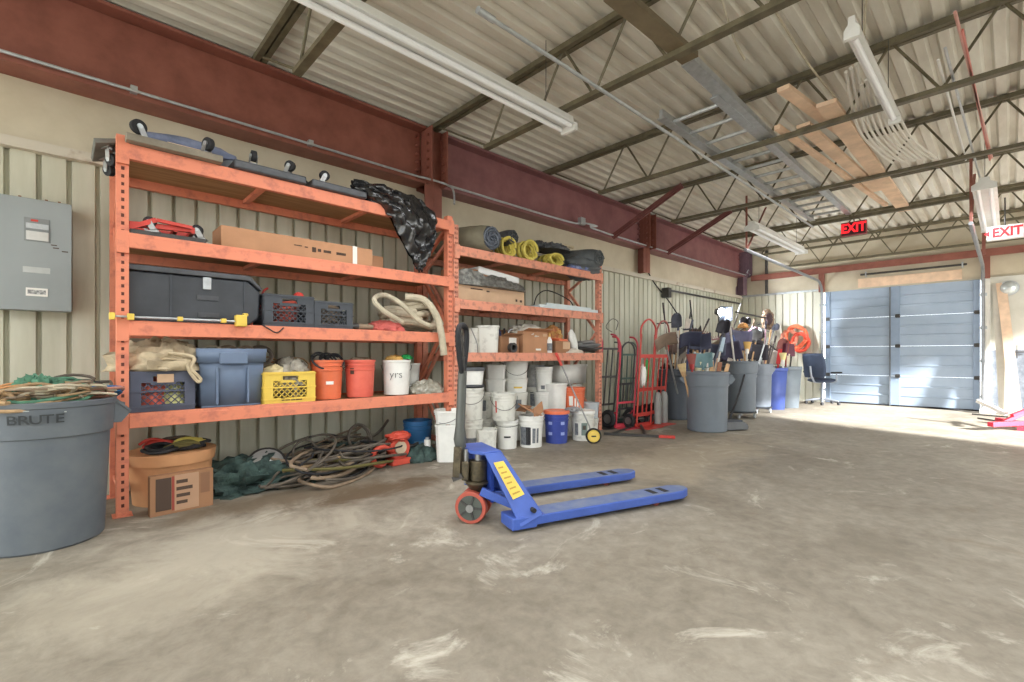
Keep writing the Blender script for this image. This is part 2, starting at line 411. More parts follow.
# girts on the end wall
o = MB().b2((XW - 0.14, YR, 2.86), (XW - 0.02, 4.3, 2.93)).b2((XW - 0.15, YR, 2.80), (XW - 0.138, 4.3, 2.935)).build('wall_girt', MAROON)
tag(o, 'long maroon girt across the end wall above the garage door', 'girt')
o = MB().b2((XW - 0.14, 3.12, 0), (XW - 0.04, 3.17, 2.86)); o = MB().b2((XW - 0.1, 3.95, 2.48), (XW - 0.04, 4.0, 3.5)).build('wall_post', DKSTEEL)
tag(o, 'dark upright strut on the end wall insulation near the corner', 'post')
for y, lb in ((DL + 0.06, 'maroon post at the left end of the garage door header'), (DR - 0.08, 'maroon post at the right end of the garage door header')):
    o = MB().b2((XW - 0.12, y - 0.05, 2.41), (XW - 0.03, y + 0.05, 2.86)).build('header_post', MAROON); tag(o, lb, 'post')
o = MB().b2((XW - 0.06, 0.62, 2.44), (XW - 0.03, 2.2, 2.62)).build('header_board', LUMBER); tag(o, 'pine board fixed over the garage door', 'board')
t = thing('torsion_shaft', 'steel shaft bar above the right half of the garage door', 'shaft', (XW - 0.1, 0.55, 2.70))
MB().cyl((0, 0, 0), (0, 1.6, 0), 0.02, n=10).build('rod', DKSTEEL, t)
for y in (0.05, 1.5): MB().b2((-0.03, y, -0.05), (0.08, y + 0.02, 0.05)).build('bracket', GALV, t)

# ---------------------------------------------------------------- garage door
DOORM = mat('garage_door_paint', (160, 174, 190), 0.45, 0.1, c2=(142, 158, 176), scale=1.4, edge=(0.3, 0.7))
DOORD = mat('garage_door_stile', (132, 148, 168), 0.45, 0.1, var=0.06)
dr = bpy.data.objects.new('door_1', None); COL.objects.link(dr); dr.location = (XW - 0.02, 0, 0); tag(dr, kind='structure')
yc = 1.6
for k in range(4):
    z0 = 0.01 + k * 0.6; m = MB()
    for a, b in ((DR + 0.02, yc - 0.06), (yc + 0.06, DL - 0.02)):
        prof = [(0, -0.005), (0.012, -0.005), (0.016, 0), (0.19, 0), (0.2, -0.012), (0.22, -0.012), (0.23, 0), (0.38, 0), (0.39, -0.012), (0.41, -0.012), (0.42, 0), (0.585, 0), (0.589, -0.005), (0.597, -0.005)]
        vs = [(d, y, z0 + z) for y in (a, b) for z, d in prof]; nn = len(prof)
        m.add(vs, [(i, i + 1, nn + i + 1, nn + i) for i in range(nn - 1)])
    m.build('door_section', DOORM, dr)
    q = MB()
    for a, b in ((DR, DR + 0.09), (yc - 0.08, yc + 0.08), (DL - 0.09, DL)): q.b2((-0.03, a, z0), (-0.002, b, z0 + 0.596))
    q.build('stile', DOORD, dr, bevel=0.003)
    for y in (DR + 0.04, yc - 0.05, DL - 0.05):
        if k < 3: MB().b2((-0.05, y - 0.035, z0 + 0.565), (-0.028, y + 0.035, z0 + 0.635)).cyl((-0.055, y - 0.04, z0 + 0.6), (-0.055, y + 0.04, z0 + 0.6), 0.012, n=8).build('hinge', DKSTEEL, dr)
MB().b2((-0.045, yc + 0.06, 0.01), (-0.03, yc + 0.085, 2.4)).build('stile_edge', GREYP, dr)
MB().b2((-0.03, DR, 0), (0.0, DL, 0.03)).build('bottom_seal', RUBBER, dr)
for y, xe, lb in ((DL + 0.05, 7.7, 'galvanised left door track curving overhead toward the camera'), (DR - 0.04, 8.2, 'galvanised right door track curving overhead beside the painted board')):
    t = thing('door_track', lb, 'door track', (0, y, 0), group='garage door tracks')
    pts = [(XW - 0.09, 0, 0.0), (XW - 0.09, 0, 1.2), (XW - 0.09, 0, 2.3)] + [(XW - 0.09 - 0.33 * (1 - math.cos(a)), 0, 2.3 + 0.33 * math.sin(a)) for a in (0.4, 0.8, 1.2, PI / 2)] + [((XW - 0.42 + xe) / 2, 0, 2.65), (xe, 0, 2.67)]
    m = MB(); m.tube(pts, 0.026, n=6); m.build('rail', TRACK, t)
    for z in (0.25, 0.9, 1.5, 2.1): MB().b2((XW - 0.09, -0.05, z), (XW - 0.0, 0.05, z + 0.05)).build('wall_bracket', GALV, t)
    MB().bar((xe + 0.05, 0, 2.67), (xe + 0.05, 0, 3.52), 0.03, 0.006).bar((xe + 0.05, 0, 2.67), (xe + 0.9, 0, 3.52), 0.03, 0.006).build('hanger', MAROON, t)

# ---------------------------------------------------------------- ceiling services
def strip_light(x0, x1, y, z, label, tubes=2, watts=0, k=1.0):
    t = thing('strip_light', label, 'ceiling light', (x0, y, z), group='fluorescent strip lights'); Ld = x1 - x0
    MB().prism([(q[0] * k, q[1]) for q in [(-0.05, 0.03), (-0.1, 0.0), (-0.1, -0.008), (0.1, -0.008), (0.1, 0.0), (0.05, 0.03), (0.04, 0.075), (-0.04, 0.075)]], (0, 0, 0), (0, 1, 0), (0, 0, 1), (Ld, 0, 0)).build('housing', FIXW, t)
    for s in ((-1, 1) if tubes == 2 else (0,)):
        MB().cyl((0.06, s * 0.05, -0.03), (Ld - 0.06, s * 0.05, -0.03), 0.019, n=10).build('lamp_tube', TUBEW, t)
    for xx in (0.0, Ld - 0.03): MB().b2((xx, -0.1 * k, -0.055), (xx + 0.03, 0.1 * k, 0.0)).build('end_cap', FIXW, t)
    if watts:
        ld = bpy.data.lights.new('strip_fill_light', 'AREA'); ld.shape = 'RECTANGLE'; ld.size = Ld - 0.15; ld.size_y = 0.2; ld.energy = watts; ld.color = (0.97, 0.985, 1.0)  # fill light added to brighten the floor below; the tubes themselves stay unlit
        lo = bpy.data.objects.new('strip_fill_light', ld); COL.objects.link(lo); lo.location = (x0 + Ld / 2, y, z - 0.06)
    for xx in (0.3, Ld - 0.3):
        MB().cyl((xx, 0, 0.07), (xx, 0, 3.56 - z - 0.05), 0.003, n=5).build('hanging_wire', DKSTEEL, t)
    return t
strip_light(0.62, 3.06, 2.52, 2.93, 'long white strip light overhead in front of the left rack', watts=STRIP_W, k=0.75)
strip_light(7.25, 9.65, 2.59, 2.90, 'white strip light hanging near the corner column, left of the red EXIT sign', watts=STRIP_W * 0.6)
strip_light(3.45, 5.0, 0.66, 3.00, 'short white strip light leading into the bent white conduits', 1, k=0.4)
strip_light(7.3, 9.9, 0.20, 2.90, 'white strip light seen end on beside the pale EXIT sign', watts=STRIP_W * 0.6)
o = MB().bar(atz(688, 60, 3.12), atz(771, 139, 3.10), 0.10, 0.05).build('aluminium_channel', GALV); tag(o, 'silver aluminium channel lying on the joists at the near end of the ladder', 'channel')
o = MB().tube([(1.72, 2.05, 2.96), (8.2, 2.05, 2.96)], 0.013, n=10).cyl((1.68, 2.05, 2.96), (1.80, 2.05, 2.96), 0.02, n=12).build('conduit_pipe', GALV); tag(o, 'grey straight conduit under the joists with a coupling at its near end', 'pipe')
o = MB().tube([(X0, 4.35, 2.935), (2.75, 4.35, 2.935)] + [tuple(p) for p in catmull([(2.75, 4.34, 2.935), (3.0, 4.25, 2.90), (3.02, 4.1, 2.80), (2.95, 3.98, 2.6)], 4)[1:]], 0.011, n=6)
for k in range(5): o.b2((-3.4 + k * 1.25, 4.33, 2.92), (-3.36 + k * 1.25, 4.38, 2.965))
o = o.build('conduit_pipe', GALV); tag(o, 'thin conduit clipped along the girder flange, bending down at the left rack', 'pipe')
pts = catmull([(3.1, 4.35, 2.935), (5.2, 4.35, 2.935), (5.5, 4.33, 2.97), (5.9, 4.33, 2.99), (6.2, 4.35, 2.935), (11.7, 4.35, 2.935), (11.75, 4.3, 2.99), (11.8, 4.28, 3.05)], 4)
o = MB().tube(pts, 0.013, n=6).box((5.52, 4.33, 2.99), (0.1, 0.06, 0.1)).build('conduit_pipe', GALV); tag(o, 'thin conduit with a junction box along the girder above the right rack', 'pipe')
o = MB().tube([(8.35, 4.5, 2.27), (11.9, 4.5, 2.27)], 0.02, n=6).b2((8.25, 4.42, 2.12), (8.36, 4.56, 2.3)).build('conduit_pipe', DKSTEEL); tag(o, 'dark pipe with an elbow box on the wall above the tool cans', 'pipe')
for x0, y in ((-1.9, 0.2), (0.7, 0.2), (3.9, -2.2), (7.3, -2.2), (0.7, -2.2), (-1.9, -2.2)):  # unseen fixtures, added only as extra light sources
    strip_light(x0, x0 + 2.44, y, 2.93, 'unseen white strip light added to brighten the floor, row %s' % ('level with the camera' if y > 0 else 'to the right of the camera'), watts=STRIP_W)
# ladder stored on the bottom chords
t = thing('aluminium_ladder', 'aluminium extension ladder lying flat across the roof joists', 'ladder', (0, 0, 3.075))
for y in (1.62, 2.08):
    MB().b2((3.75, y - 0.015, 0), (8.3, y + 0.015, 0.075)).b2((3.75, y - 0.035, 0), (8.3, y + 0.035, 0.008)).build('side_rail', GALV, t)
for k in range(14): MB().cyl((3.95 + k * 0.32, 1.62, 0.035), (3.95 + k * 0.32, 2.08, 0.035), 0.018, n=8).build('rung', GALV, t)
# boards on the chords
def board(a, b, w, th, z, label, m=LUMBER, name='lumber_board'):
    p = atz(a[0], a[1], z); q = atz(b[0], b[1], z)
    o = MB().bar(p, q, w, th).build(name, m); tag(o, label, 'board', 'boards stored on the roof joists'); return o
board((826, 103), (905, 210), 0.14, 0.035, 3.08, 'widest pine board on the joists, pointing at the red EXIT sign')
board((783, 88), (848, 136), 0.09, 0.035, 3.115, 'short pine board on the joists left of the widest board')
board((777, 127), (886, 205), 0.05, 0.04, 3.08, 'thin pine batten, leftmost of the boards on the joists')
board((803, 125), (878, 190), 0.11, 0.03, 3.085, 'pine board between the thin batten and the widest board')
board((612, -8), (690, 58), 0.12, 0.04, 3.08, 'dark weathered plank on the near joists above the strip light', mat('dark_plank', (116, 104, 82), 0.8, var=0.15), 'weathered_plank')
# bent white conduits
for k in range(9):
    a = atz(846 + k * 5, 72 + k * 4 - (k % 3) * 8, 3.10 + 0.01 * (k % 3)); b = atz(858 + k * 6.5, 128 + k * 1.0, 3.08); c = atz(878 + k * 7, 152 + k * 0.6, 3.06); d = atz(893 + k * 5.5 + (k % 2) * 4, 163 - k * 0.7, 3.06)
    o = MB().tube(catmull([a, b, c, d], 6), 0.012, n=6).build('bent_conduit', mat('conduit_white', (214, 210, 200), 0.5, var=0.05)); tag(o, 'thin white conduit sagging in a curved bundle across the joists', 'pipe', 'bent conduit bundle on the joists')
for k, (a, b, mm, lb) in enumerate((((955, 12), (992, 158), mat('copper_pink', (204, 150, 138), 0.5, var=0.1), 'pink copper pipe lying across the joists at upper right'),
                                 ((962, 30), (990, 160), mat('rod_salmon', (196, 112, 100), 0.5, var=0.1), 'thin red rod lying beside the pink pipe at upper right'),
                                 ((945, 48), (980, 178), GALV, 'grey pipe on the joists leading to the end on strip light'),
                                 ((938, 60), (966, 160), FIXW, 'short white pipe on the joists left of the pink pipe'))):
    o = MB().tube([atz(a[0], a[1], 3.09), atz(b[0], b[1], 3.09)], 0.009, n=6).build('loose_pipe', mm); tag(o, lb, 'pipe')
# hanging cords
for k, (a, b, lb) in enumerate((((770, 2), (838, 100), 'pale cord slung under the deck above the boards'), ((722, 0), (745, 60), 'pale cord hanging from the deck near the ladder'), ((866, 0), (862, 52), 'thin cord above the short strip light'))):
    p = atz(a[0], a[1], 3.50); q = atz(b[0], b[1], 3.10); mid = (p + q) / 2 - Vector((0, 0, 0.05))
    o = MB().tube(catmull([p, mid, q], 6), 0.008, n=5).build('slung_cord', PALEH); tag(o, lb, 'cord')
# exit signs
def exit_sign(px, py, X, w, hgt, lit, label, arrow=False):
    p = atx(px, py, X); t = thing('exit_sign', label, 'exit sign', p)
    redE = mat('exit_red', (236, 30, 40), 0.4, var=0, emit=1.2)
    body = DKSTEEL if not arrow else mat('exit_white', (246, 232, 228), 0.4, var=0, emit=0.25)
    MB().b2((-0.03, -w / 2, -hgt / 2), (0.03, w / 2, hgt / 2)).build('housing', mat('exit_frame', (150, 60, 60), 0.5, var=0) if not arrow else FIXW, t, bevel=0.004)
    MB().b2((-0.036, -w / 2 + 0.012, -hgt / 2 + 0.012), (-0.031, w / 2 - 0.012, hgt / 2 - 0.012)).build('face_panel', mat('exit_face', (58, 20, 24), 0.5, var=0) if not arrow else body, t)
    text('EXIT', hgt * 0.92, redE, t, (-0.042, -0.02 if arrow else 0, 0), (PI / 2, 0, -PI / 2), bold=0.006, sx=(0.66 if arrow else 0.80) * w / hgt / 1.55)
    if arrow: MB().prism([(0, 0.04), (0, -0.04), (-0.05, 0)], (-0.042, w / 2 - 0.028, 0), (0, -1, 0), (0, 0, 1), (0.003, 0, 0)).build('arrow', redE, t)
    MB().cyl((0, 0, hgt / 2), (0, 0, 3.06 - p.z + 0.02), 0.008, n=6).build('hanger_stem', DKSTEEL, t)
    return t
exit_sign(854, 228.5, 8.42, 0.31, 0.20, True, 'red lit EXIT sign with dark face hanging beneath the joist')
exit_sign(1005, 232.5, 8.9, 0.34, 0.18, True, 'pale EXIT sign with red letters and a left arrow at far right', True)
# vertical service pole by the door
o = MB().b2((10.9, 0.28, 2.67), (10.94, 0.32, 3.5)).build('hanger_post', MAROON); tag(o, 'slim maroon post hanging above the right door track', 'post')
# ================================================================ RACKS
YF, YB = 3.89, 4.45
def post(mb, x, y, h, w=0.06, side=1):
    # C-shaped upright with its slotted face toward the aisle
    mb.b2((x - w / 2, y, 0), (x + w / 2, y + 0.004, h)).b2((x - w / 2, y, 0), (x - w / 2 + 0.004, y + 0.065, h)).b2((x + w / 2 - 0.004, y, 0), (x + w / 2, y + 0.065, h))
    mb.b2((x - w / 2 - 0.02, y - 0.02, 0), (x + w / 2 + 0.02, y + 0.09, 0.006))
SLOT = mat('slot_dark', (92, 50, 40), 0.8, var=0)
def rack(xl, xr, levels, hpost, label, m):
    t = thing('pallet_rack', label, 'pallet rack', (0, 0, 0), group='orange pallet racks')
    for x in (xl, xr):
        for y in (YF, YB):
            q = MB(); post(q, x, y, hpost if y == YF else hpost - 0.0); pst = q.build('post', m, t)
            if y == YF:
                q = MB(); z = 0.06
                while z < hpost - 0.04:
                    for s in (-0.011, 0.011): q.b2((x + s - 0.004, y - 0.0015, z), (x + s + 0.004, y, z + 0.02)) if x != xl or xl > 1 else q.b2((x + s * 0.2 - 0.005, y - 0.0015, z), (x + s * 0.2 + 0.005, y, z + 0.02))
                    z += 0.05
                q.build('slots', SLOT, t)['kind'] = 'stuff'
        zs = [0.15, 0.75, 0.75, 1.35, 1.35, 1.95, 1.95, hpost - 0.1]
        for k in range(0, len(zs) - 1):
            a, b = zs[k], zs[k + 1]
            if a == b: continue
            MB().bar((x, YF + 0.06, a if k % 4 == 0 else b), (x, YB + 0.01, b if k % 4 == 0 else a), 0.03).build('brace', m, t)
        for z in (0.15, hpost - 0.1): MB().bar((x, YF + 0.05, z), (x, YB + 0.01, z), 0.03).build('brace', m, t)
    for z in levels:
        for y, s in ((YF - 0.03, 1), (YB + 0.035, -1)):
            q = MB(); q.b2((xl + 0.03, y, z - 0.095), (xr - 0.03, y + 0.04, z - 0.02)).b2((xl + 0.03, y + (0 if s == 1 else 0.0), z - 0.022), (xr - 0.03, y + 0.028, z))
            q.build('beam', m, t, bevel=0.003)
            for xx in (xl, xr): MB().b2((xx - 0.03, y + 0.004, z - 0.13), (xx + 0.03, y + 0.03, z + 0.01)).build('beam_connector', m, t)
        MB().b2((xl + 0.035, YF + 0.0, z - 0.03), (xr - 0.035, YB + 0.036, z - 0.012)).build('shelf_deck', WOOD, t)
        for k in range(1, 3):
            x = xl + (xr - xl) * k / 3; MB().b2((x - 0.02, YF + 0.01, z - 0.06), (x + 0.02, YB + 0.035, z - 0.031)).build('cross_bar', m, t)
    return t
XL1, XR1, XL2, XR2 = 0.275, 2.83, 2.905, 5.37
L1, L2, L3, L4 = 0.657, 1.25, 1.81, 2.375
K1, K2, K3 = 1.055, 1.60, 2.145
rack(XL1, XR1, (L1, L2, L3, L4), 2.43, 'left orange pallet rack with four loaded shelves', ORANGE)
rack(XL2, XR2, (K1, K2, K3), 2.36, 'right orange pallet rack standing over the white buckets', ORANGE2)

# ---------------------------------------------------------------- generic stuff makers
def bucket(name, label, x, y, z, m, h=0.37, r=0.145, group=None, lid=None, handle=None, rz=0.0, sq=0, cat='bucket', marks=None, nest=0, rings=True, tilt=None):
    t = thing(name, label, cat, (x, y, z), rz, group, rot=tilt)
    rb = r * 0.88; W = 0.006
    prof = [(0.0, 0.0), (rb, 0.0)]
    def rr(k): return rb + (r - rb) * k
    if rings: prof += [(rr(0.72), h * 0.72), (rr(0.72) + 0.007, h * 0.725), (rr(0.74) + 0.007, h * 0.745), (rr(0.75), h * 0.75), (rr(0.84), h * 0.84), (rr(0.84) + 0.008, h * 0.845), (rr(0.86) + 0.008, h * 0.865), (rr(0.87), h * 0.87)]
    prof += [(r - 0.001, h - 0.02), (r + 0.006, h - 0.018), (r + 0.006, h), (r - 0.005, h), (rb - W, 0.012), (0, 0.012)]
    MB().lathe(prof, n=28, sq=sq).build('body', m, t, ang=40)
    if lid is not None:
        MB().lathe([(0, h + 0.012), (r - 0.012, h + 0.012), (r - 0.008, h + 0.018), (r + 0.008, h + 0.018), (r + 0.012, h + 0.01), (r + 0.012, h - 0.018), (r + 0.008, h - 0.02)], n=28, sq=sq).build('lid', lid, t, ang=40)
    if handle is not None:
        a0, drop = handle; pts = []
        ex, ey = math.cos(a0), math.sin(a0); fx, fy = -ey, ex; R_ = r + 0.012; zz = h * 0.86
        for k in range(13):
            q = PI * k / 12; along = math.cos(q) * R_; out = math.sin(q)
            pts.append((ex * along + fx * out * R_ * (0.99 if drop > 0 else 0.15), ey * along + fy * out * R_ * (0.99 if drop > 0 else 0.15), zz - drop * out))
        MB().tube(pts, 0.003, n=5).build('handle', DKSTEEL, t)
    if marks:
        for (a0, a1, z0, z1, mm) in marks:
            q = MB(); q.grid(10, 2, lambda u, v: Vector((math.cos(a0 + (a1 - a0) * u) * (rr((z0 + (z1 - z0) * v)) + 0.0015), math.sin(a0 + (a1 - a0) * u) * (rr((z0 + (z1 - z0) * v)) + 0.0015), (z0 + (z1 - z0) * v) * h)))
            q.build('label', mm, t)
    return t
def coil(name, label, cat, c, rx, ry, turns, r, m, seed=1, dz=0.02, jit=0.12, group=None, n=7, tail=None, z0=0.0, lean=None, tilt=0.0):
    rd = random.Random(seed); pts = []; N = int(turns * 12)
    cx = cy = 0
    for k in range(N):
        a = 2 * PI * k / 12
        if k % 6 == 0: jx, jy, s = rd.uniform(-1, 1) * jit * rx, rd.uniform(-1, 1) * jit * ry, 1 + rd.uniform(-1, 1) * jit
        cx += (jx - cx) * 0.3; cy += (jy - cy) * 0.3
        pts.append(Vector((cx + rx * s * math.cos(a), cy + ry * s * math.sin(a), z0 + r + dz * k / 12 + abs(math.sin(a * 1.5 + seed)) * r * 1.2)))
    if lean is None and tilt: lean = Matrix.Rotation(rd.uniform(-tilt, tilt), 3, 'X') @ Matrix.Rotation(rd.uniform(-tilt, tilt), 3, 'Y') @ rotz(rd.uniform(0, 0.8))
    if lean: pts = [lean @ p for p in pts]
    if tilt: pts = [Vector((p.x, p.y, max(p.z, r))) for p in pts]
    if tail: pts += [Vector(p) for p in tail]
    o = MB().tube(catmull(pts, 2), r, n=n).build(name, m, loc=c); return tag(o, label, cat, group)
def hose_path(name, label, cat, pts, r, m, group=None, n=7, k=5):
    o0 = Vector(pts[0]); o = MB().tube(catmull([Vector(p) - o0 for p in pts], k), r, n=n).build(name, m, loc=o0); return tag(o, label, cat, group)
def carton(name, label, lo, hi, m, cat='cardboard box', rz=0, flaps=None, marks=None, tape=None, group=None, open_top=False):
    lo = Vector(lo); hi = Vector(hi); s = hi - lo; t = thing(name, label, cat, (lo.x + s.x / 2, lo.y + s.y / 2, lo.z), rz, group)
    q = MB()
    if open_top:
        w = 0.005
        q.b2((-s.x / 2, -s.y / 2, 0), (s.x / 2, s.y / 2, w)).b2((-s.x / 2, -s.y / 2, 0), (-s.x / 2 + w, s.y / 2, s.z)).b2((s.x / 2 - w, -s.y / 2, 0), (s.x / 2, s.y / 2, s.z))
        q.b2((-s.x / 2, -s.y / 2, 0), (s.x / 2, -s.y / 2 + w, s.z)).b2((-s.x / 2, s.y / 2 - w, 0), (s.x / 2, s.y / 2, s.z))
    else: q.box((0, 0, s.z / 2), s)
    q.build('body', m, t, bevel=0.004)
    if open_top:
        for (yy, dy) in ((-s.y / 2, -0.09), (s.y / 2, 0.07)):
            MB().prism([(0, 0), (dy, 0.03), (dy, 0.035), (0, 0.006)], (-s.x / 2 + 0.005, yy, s.z - 0.004), (0, 1, 0), (0, 0, 1), (s.x - 0.01, 0, 0)).build('flap', m, t)
    if tape: MB().b2((-s.x / 2 + s.x * tape - 0.02, -s.y / 2 - 0.002, 0.0), (-s.x / 2 + s.x * tape + 0.02, s.y / 2 + 0.002, s.z + 0.002)).build('tape', LABELW, t)
    for k in (marks or []):
        u0, u1, v0, v1, mm = k
        MB().b2((-s.x / 2 + s.x * u0, -s.y / 2 - 0.0025, s.z * v0), (-s.x / 2 + s.x * u1, -s.y / 2 - 0.0005, s.z * v1)).build('print', mm, t)
    return t
def crate(name, label, x0, x1, y0, z, h, d, m, group=None, logo=None):
    w = x1 - x0; t = thing(name, label, 'crate', ((x0 + x1) / 2, y0 + d / 2, z), 0, group); q = MB(); T = 0.012
    q.b2((-w / 2, -d / 2, 0), (w / 2, d / 2, 0.012))
    for (ax, L_) in (('x', w), ('y', d)):
        for s in (-1, 1):
            def P(u, zz):   # u along the wall
                return Vector((u, s * d / 2, zz)) if ax == 'x' else Vector((s * w / 2, u, zz))
            def bb(u0, u1, z0, z1, th=T):
                a = P(u0, z0); b = P(u1, z1); lo = Vector((min(a.x, b.x), min(a.y, b.y), z0)); hi = Vector((max(a.x, b.x), max(a.y, b.y), z1))
                if ax == 'x': lo.y -= th / 2; hi.y += th / 2
                else: lo.x -= th / 2; hi.x += th / 2
                q.b2(lo, hi)
            bb(-L_ / 2, L_ / 2, 0, h * 0.16); bb(-L_ / 2, L_ / 2, h - 0.03, h); bb(-L_ / 2, -L_ / 2 + L_ * 0.16, 0, h); bb(L_ / 2 - L_ * 0.16, L_ / 2, 0, h)
            bb(-L_ / 2, -L_ * 0.16, h * 0.72, h - 0.03); bb(L_ * 0.16, L_ / 2, h * 0.72, h - 0.03); bb(-L_ * 0.2, L_ * 0.2, h * 0.66, h * 0.74)
            for zz in (0.03, h * 0.5, h - 0.012): bb(-L_ / 2 - 0.004, L_ / 2 + 0.004, zz - 0.004, zz + 0.004, T + 0.012)
            # diagonal lattice
            a0, a1, b0, b1 = -L_ * 0.34, L_ * 0.34, h * 0.16, h * 0.70; st = 0.042; k = a0 - (b1 - b0)
            while k < a1:
                for sg in (1, -1):
                    u0 = k; v0 = b0; u1 = k + (b1 - b0); v1 = b1
                    if u0 < a0: v0 += a0 - u0; u0 = a0
                    if u1 > a1: v1 -= u1 - a1; u1 = a1
                    if u1 - u0 > 0.004:
                        A_, B_ = (P(u0, v0), P(u1, v1)) if sg == 1 else (P(-u0, v0), P(-u1, v1))
                        q.bar(A_, B_, 0.006)
                k += st
    q.build('basket', m, t)
    if logo: text(logo, 0.022, INK, t, (0.01, -d / 2 - 0.008, h * 0.08), (PI / 2, 0, 0), name='print')
    return t
def caster(parent, x, y, z, up=True, r=0.05, m=RUBBER, a=0.5):
    s = 1 if up else -1; hh = r + 0.032
    c = bpy.data.objects.new('caster', None); COL.objects.link(c); c.parent = parent; c.location = (x, y, z); c.rotation_euler = (0, 0, a)
    MB().b2((-0.035, -0.035, 0), (0.035, 0.035, s * 0.006)).cyl((0, 0, 0), (0, 0, s * 0.022), 0.022, n=12).bar((-0.024, 0, s * 0.02), (-0.024, 0.025, s * hh), 0.005, 0.034).bar((0.024, 0, s * 0.02), (0.024, 0.025, s * hh), 0.005, 0.034).b2((-0.026, -0.016, s * 0.018), (0.026, 0.016, s * 0.026)).build('fork', STEEL, c)
    MB().cyl((-0.017, 0.025, s * hh), (0.017, 0.025, s * hh), r, n=22).build('wheel', m, c, bevel=0.003)
    MB().cyl((-0.027, 0.025, s * hh), (0.027, 0.025, s * hh), r * 0.35, n=12).build('hub', GALV, c)
    return c
def cloth_heap(name, label, cat, c, s, m, seed, amp=0.35, freq=2.2, group=None, flatz=0.0, ridge=True, flat=False, R=None):
    o = MB().blob((0, 0, 0), s, amp, freq, seed, nu=40, nv=26, flat=flatz, R=R, ridge=ridge).build(name, m, loc=c, ang=60, flat=flat); return tag(o, label, cat, group)

# ================================================================ LEFT RACK, TOP SHELF
xa, xb = aty(128, 150, 3.95).x, aty(218, 165, 3.95).x
t = thing('furniture_dolly', 'grey wooden dolly upside down on top shelf, casters up, at the rack post', 'dolly', (0, 0, L4))
MB().b2((xa - 0.02, 3.80, 0.005), (xb, 4.36, 0.05)).build('deck', mat('weathered_wood', (130, 122, 108), 0.85, var=0.2), t, bevel=0.004)
for x, y in ((xa + 0.07, 3.88), (xb - 0.09, 3.88), (xa + 0.10, 4.28), (xb - 0.08, 4.28)): caster(t, x, y, 0.05, True, 0.045, a=x * 5)
o = MB().blob((0, 0, 0), (0.30, 0.07, 0.055), 0.15, 3, 4).build('rolled_pad', mat('blue_cloth', (116, 124, 148), 0.85, var=0.3), loc=(xa + 0.38, 4.2, L4 + 0.20), rot=(0, 0, 0)); tag(o, 'rolled blue moving pad lying on the upside down dolly', 'pad')
o = MB().box((0, 0, 0), (0.26, 0.09, 0.05)).build('wood_block', LUMBER, loc=(xa + 0.34, 4.0, L4 + 0.085), bevel=0.004); tag(o, 'tan wooden block on the upside down dolly', 'wood block')
o = MB().box((0, 0, 0), (0.66, 0.012, 0.09)).build('plastic_board', mat('pale_blue_sheet', (168, 176, 188), 0.5, var=0.1), loc=(xa + 0.42, 4.33, L4 + 0.20), rot=(0.5, 0.03, 0), bevel=0.003); tag(o, 'pale sheet leaning behind the rolled pad on the top shelf', 'sheet')
t = thing('furniture_dolly', 'dark dolly jutting out past the left rack post, wheel hanging below', 'dolly', (0.26, 4.14, L4 + 0.015), rot=(0, -0.28, 0.0))
MB().b2((-0.12, -0.2, 0.0), (0.12, 0.2, 0.03)).build('deck', mat('dark_ply', (112, 112, 106), 0.8, var=0.2), t, bevel=0.004)
caster(t, -0.04, -0.12, -0.001, False, 0.04); caster(t, -0.04, 0.12, -0.001, False, 0.04)
for (p0, p1, lb, w) in ((231, 302, 'black low dolly in the middle of the top shelf, two casters up', 2), (308, 362, 'black low dolly beside the hanging black bag on the top shelf', 1)):
    xa, xb = aty(p0, 170, 3.92).x, aty(p1, 190, 3.92).x
    t = thing('furniture_dolly', lb, 'dolly', (0, 0, L4))
    MB().b2((xa, 3.82, 0.003), (xb, 4.30, 0.062)).build('deck', BLACKP, t, bevel=0.012)
    for x in ((xa + 0.14, xb - 0.12) if w == 2 else (xa + 0.10,)): caster(t, x, 3.90, 0.062, True, 0.04, a=x * 3); caster(t, x, 4.22, 0.062, True, 0.04, a=x)
# hanging black bag
ctl = [(352, 180, 352, 196), (378, 184, 380, 206), (398, 190, 392, 220), (420, 200, 402, 240), (434, 214, 410, 256), (436, 232, 416, 268), (430, 250, 420, 273)]
def bag_pts(off):
    def f(u, v):
        s = u * (len(ctl) - 1); i = min(int(s), len(ctl) - 2); w = s - i
        a = ctl[i]; b = ctl[i + 1]; e = [a[k] + (b[k] - a[k]) * w for k in range(4)]
        px = e[0] + (e[2] - e[0]) * v; py = e[1] + (e[3] - e[1]) * v
        bul = math.sin(PI * v) * 0.07 * (0.4 + math.sin(PI * u)) + 0.012
        yb = 3.84 if u > 0.25 else 3.84 + (0.25 - u) * 0.4
        p = aty(px, py, yb)
        q = Vector((u * 7, v * 4, 1.3)); q2 = Vector((u * 19, v * 9, 4.3))
        n_ = (0.5 - abs(noise.noise(q))) * 0.10 + (0.5 - abs(noise.noise(q2))) * 0.045
        p.y += -off * (bul + 0.012) - (n_ - 0.05) * (1 if off > 0 else 0.3); p.x += noise.noise(q * 1.7) * 0.02; p.z += noise.noise(q2) * 0.018
        return p
    return f
m = MB(); m.grid(56, 26, bag_pts(1.0)); m.grid(56, 26, bag_pts(-0.55)); o = m.build('black_plastic_bag', BAG, ang=70); tag(o, 'crumpled black plastic bag hanging down over the top shelf at the post', 'bag')

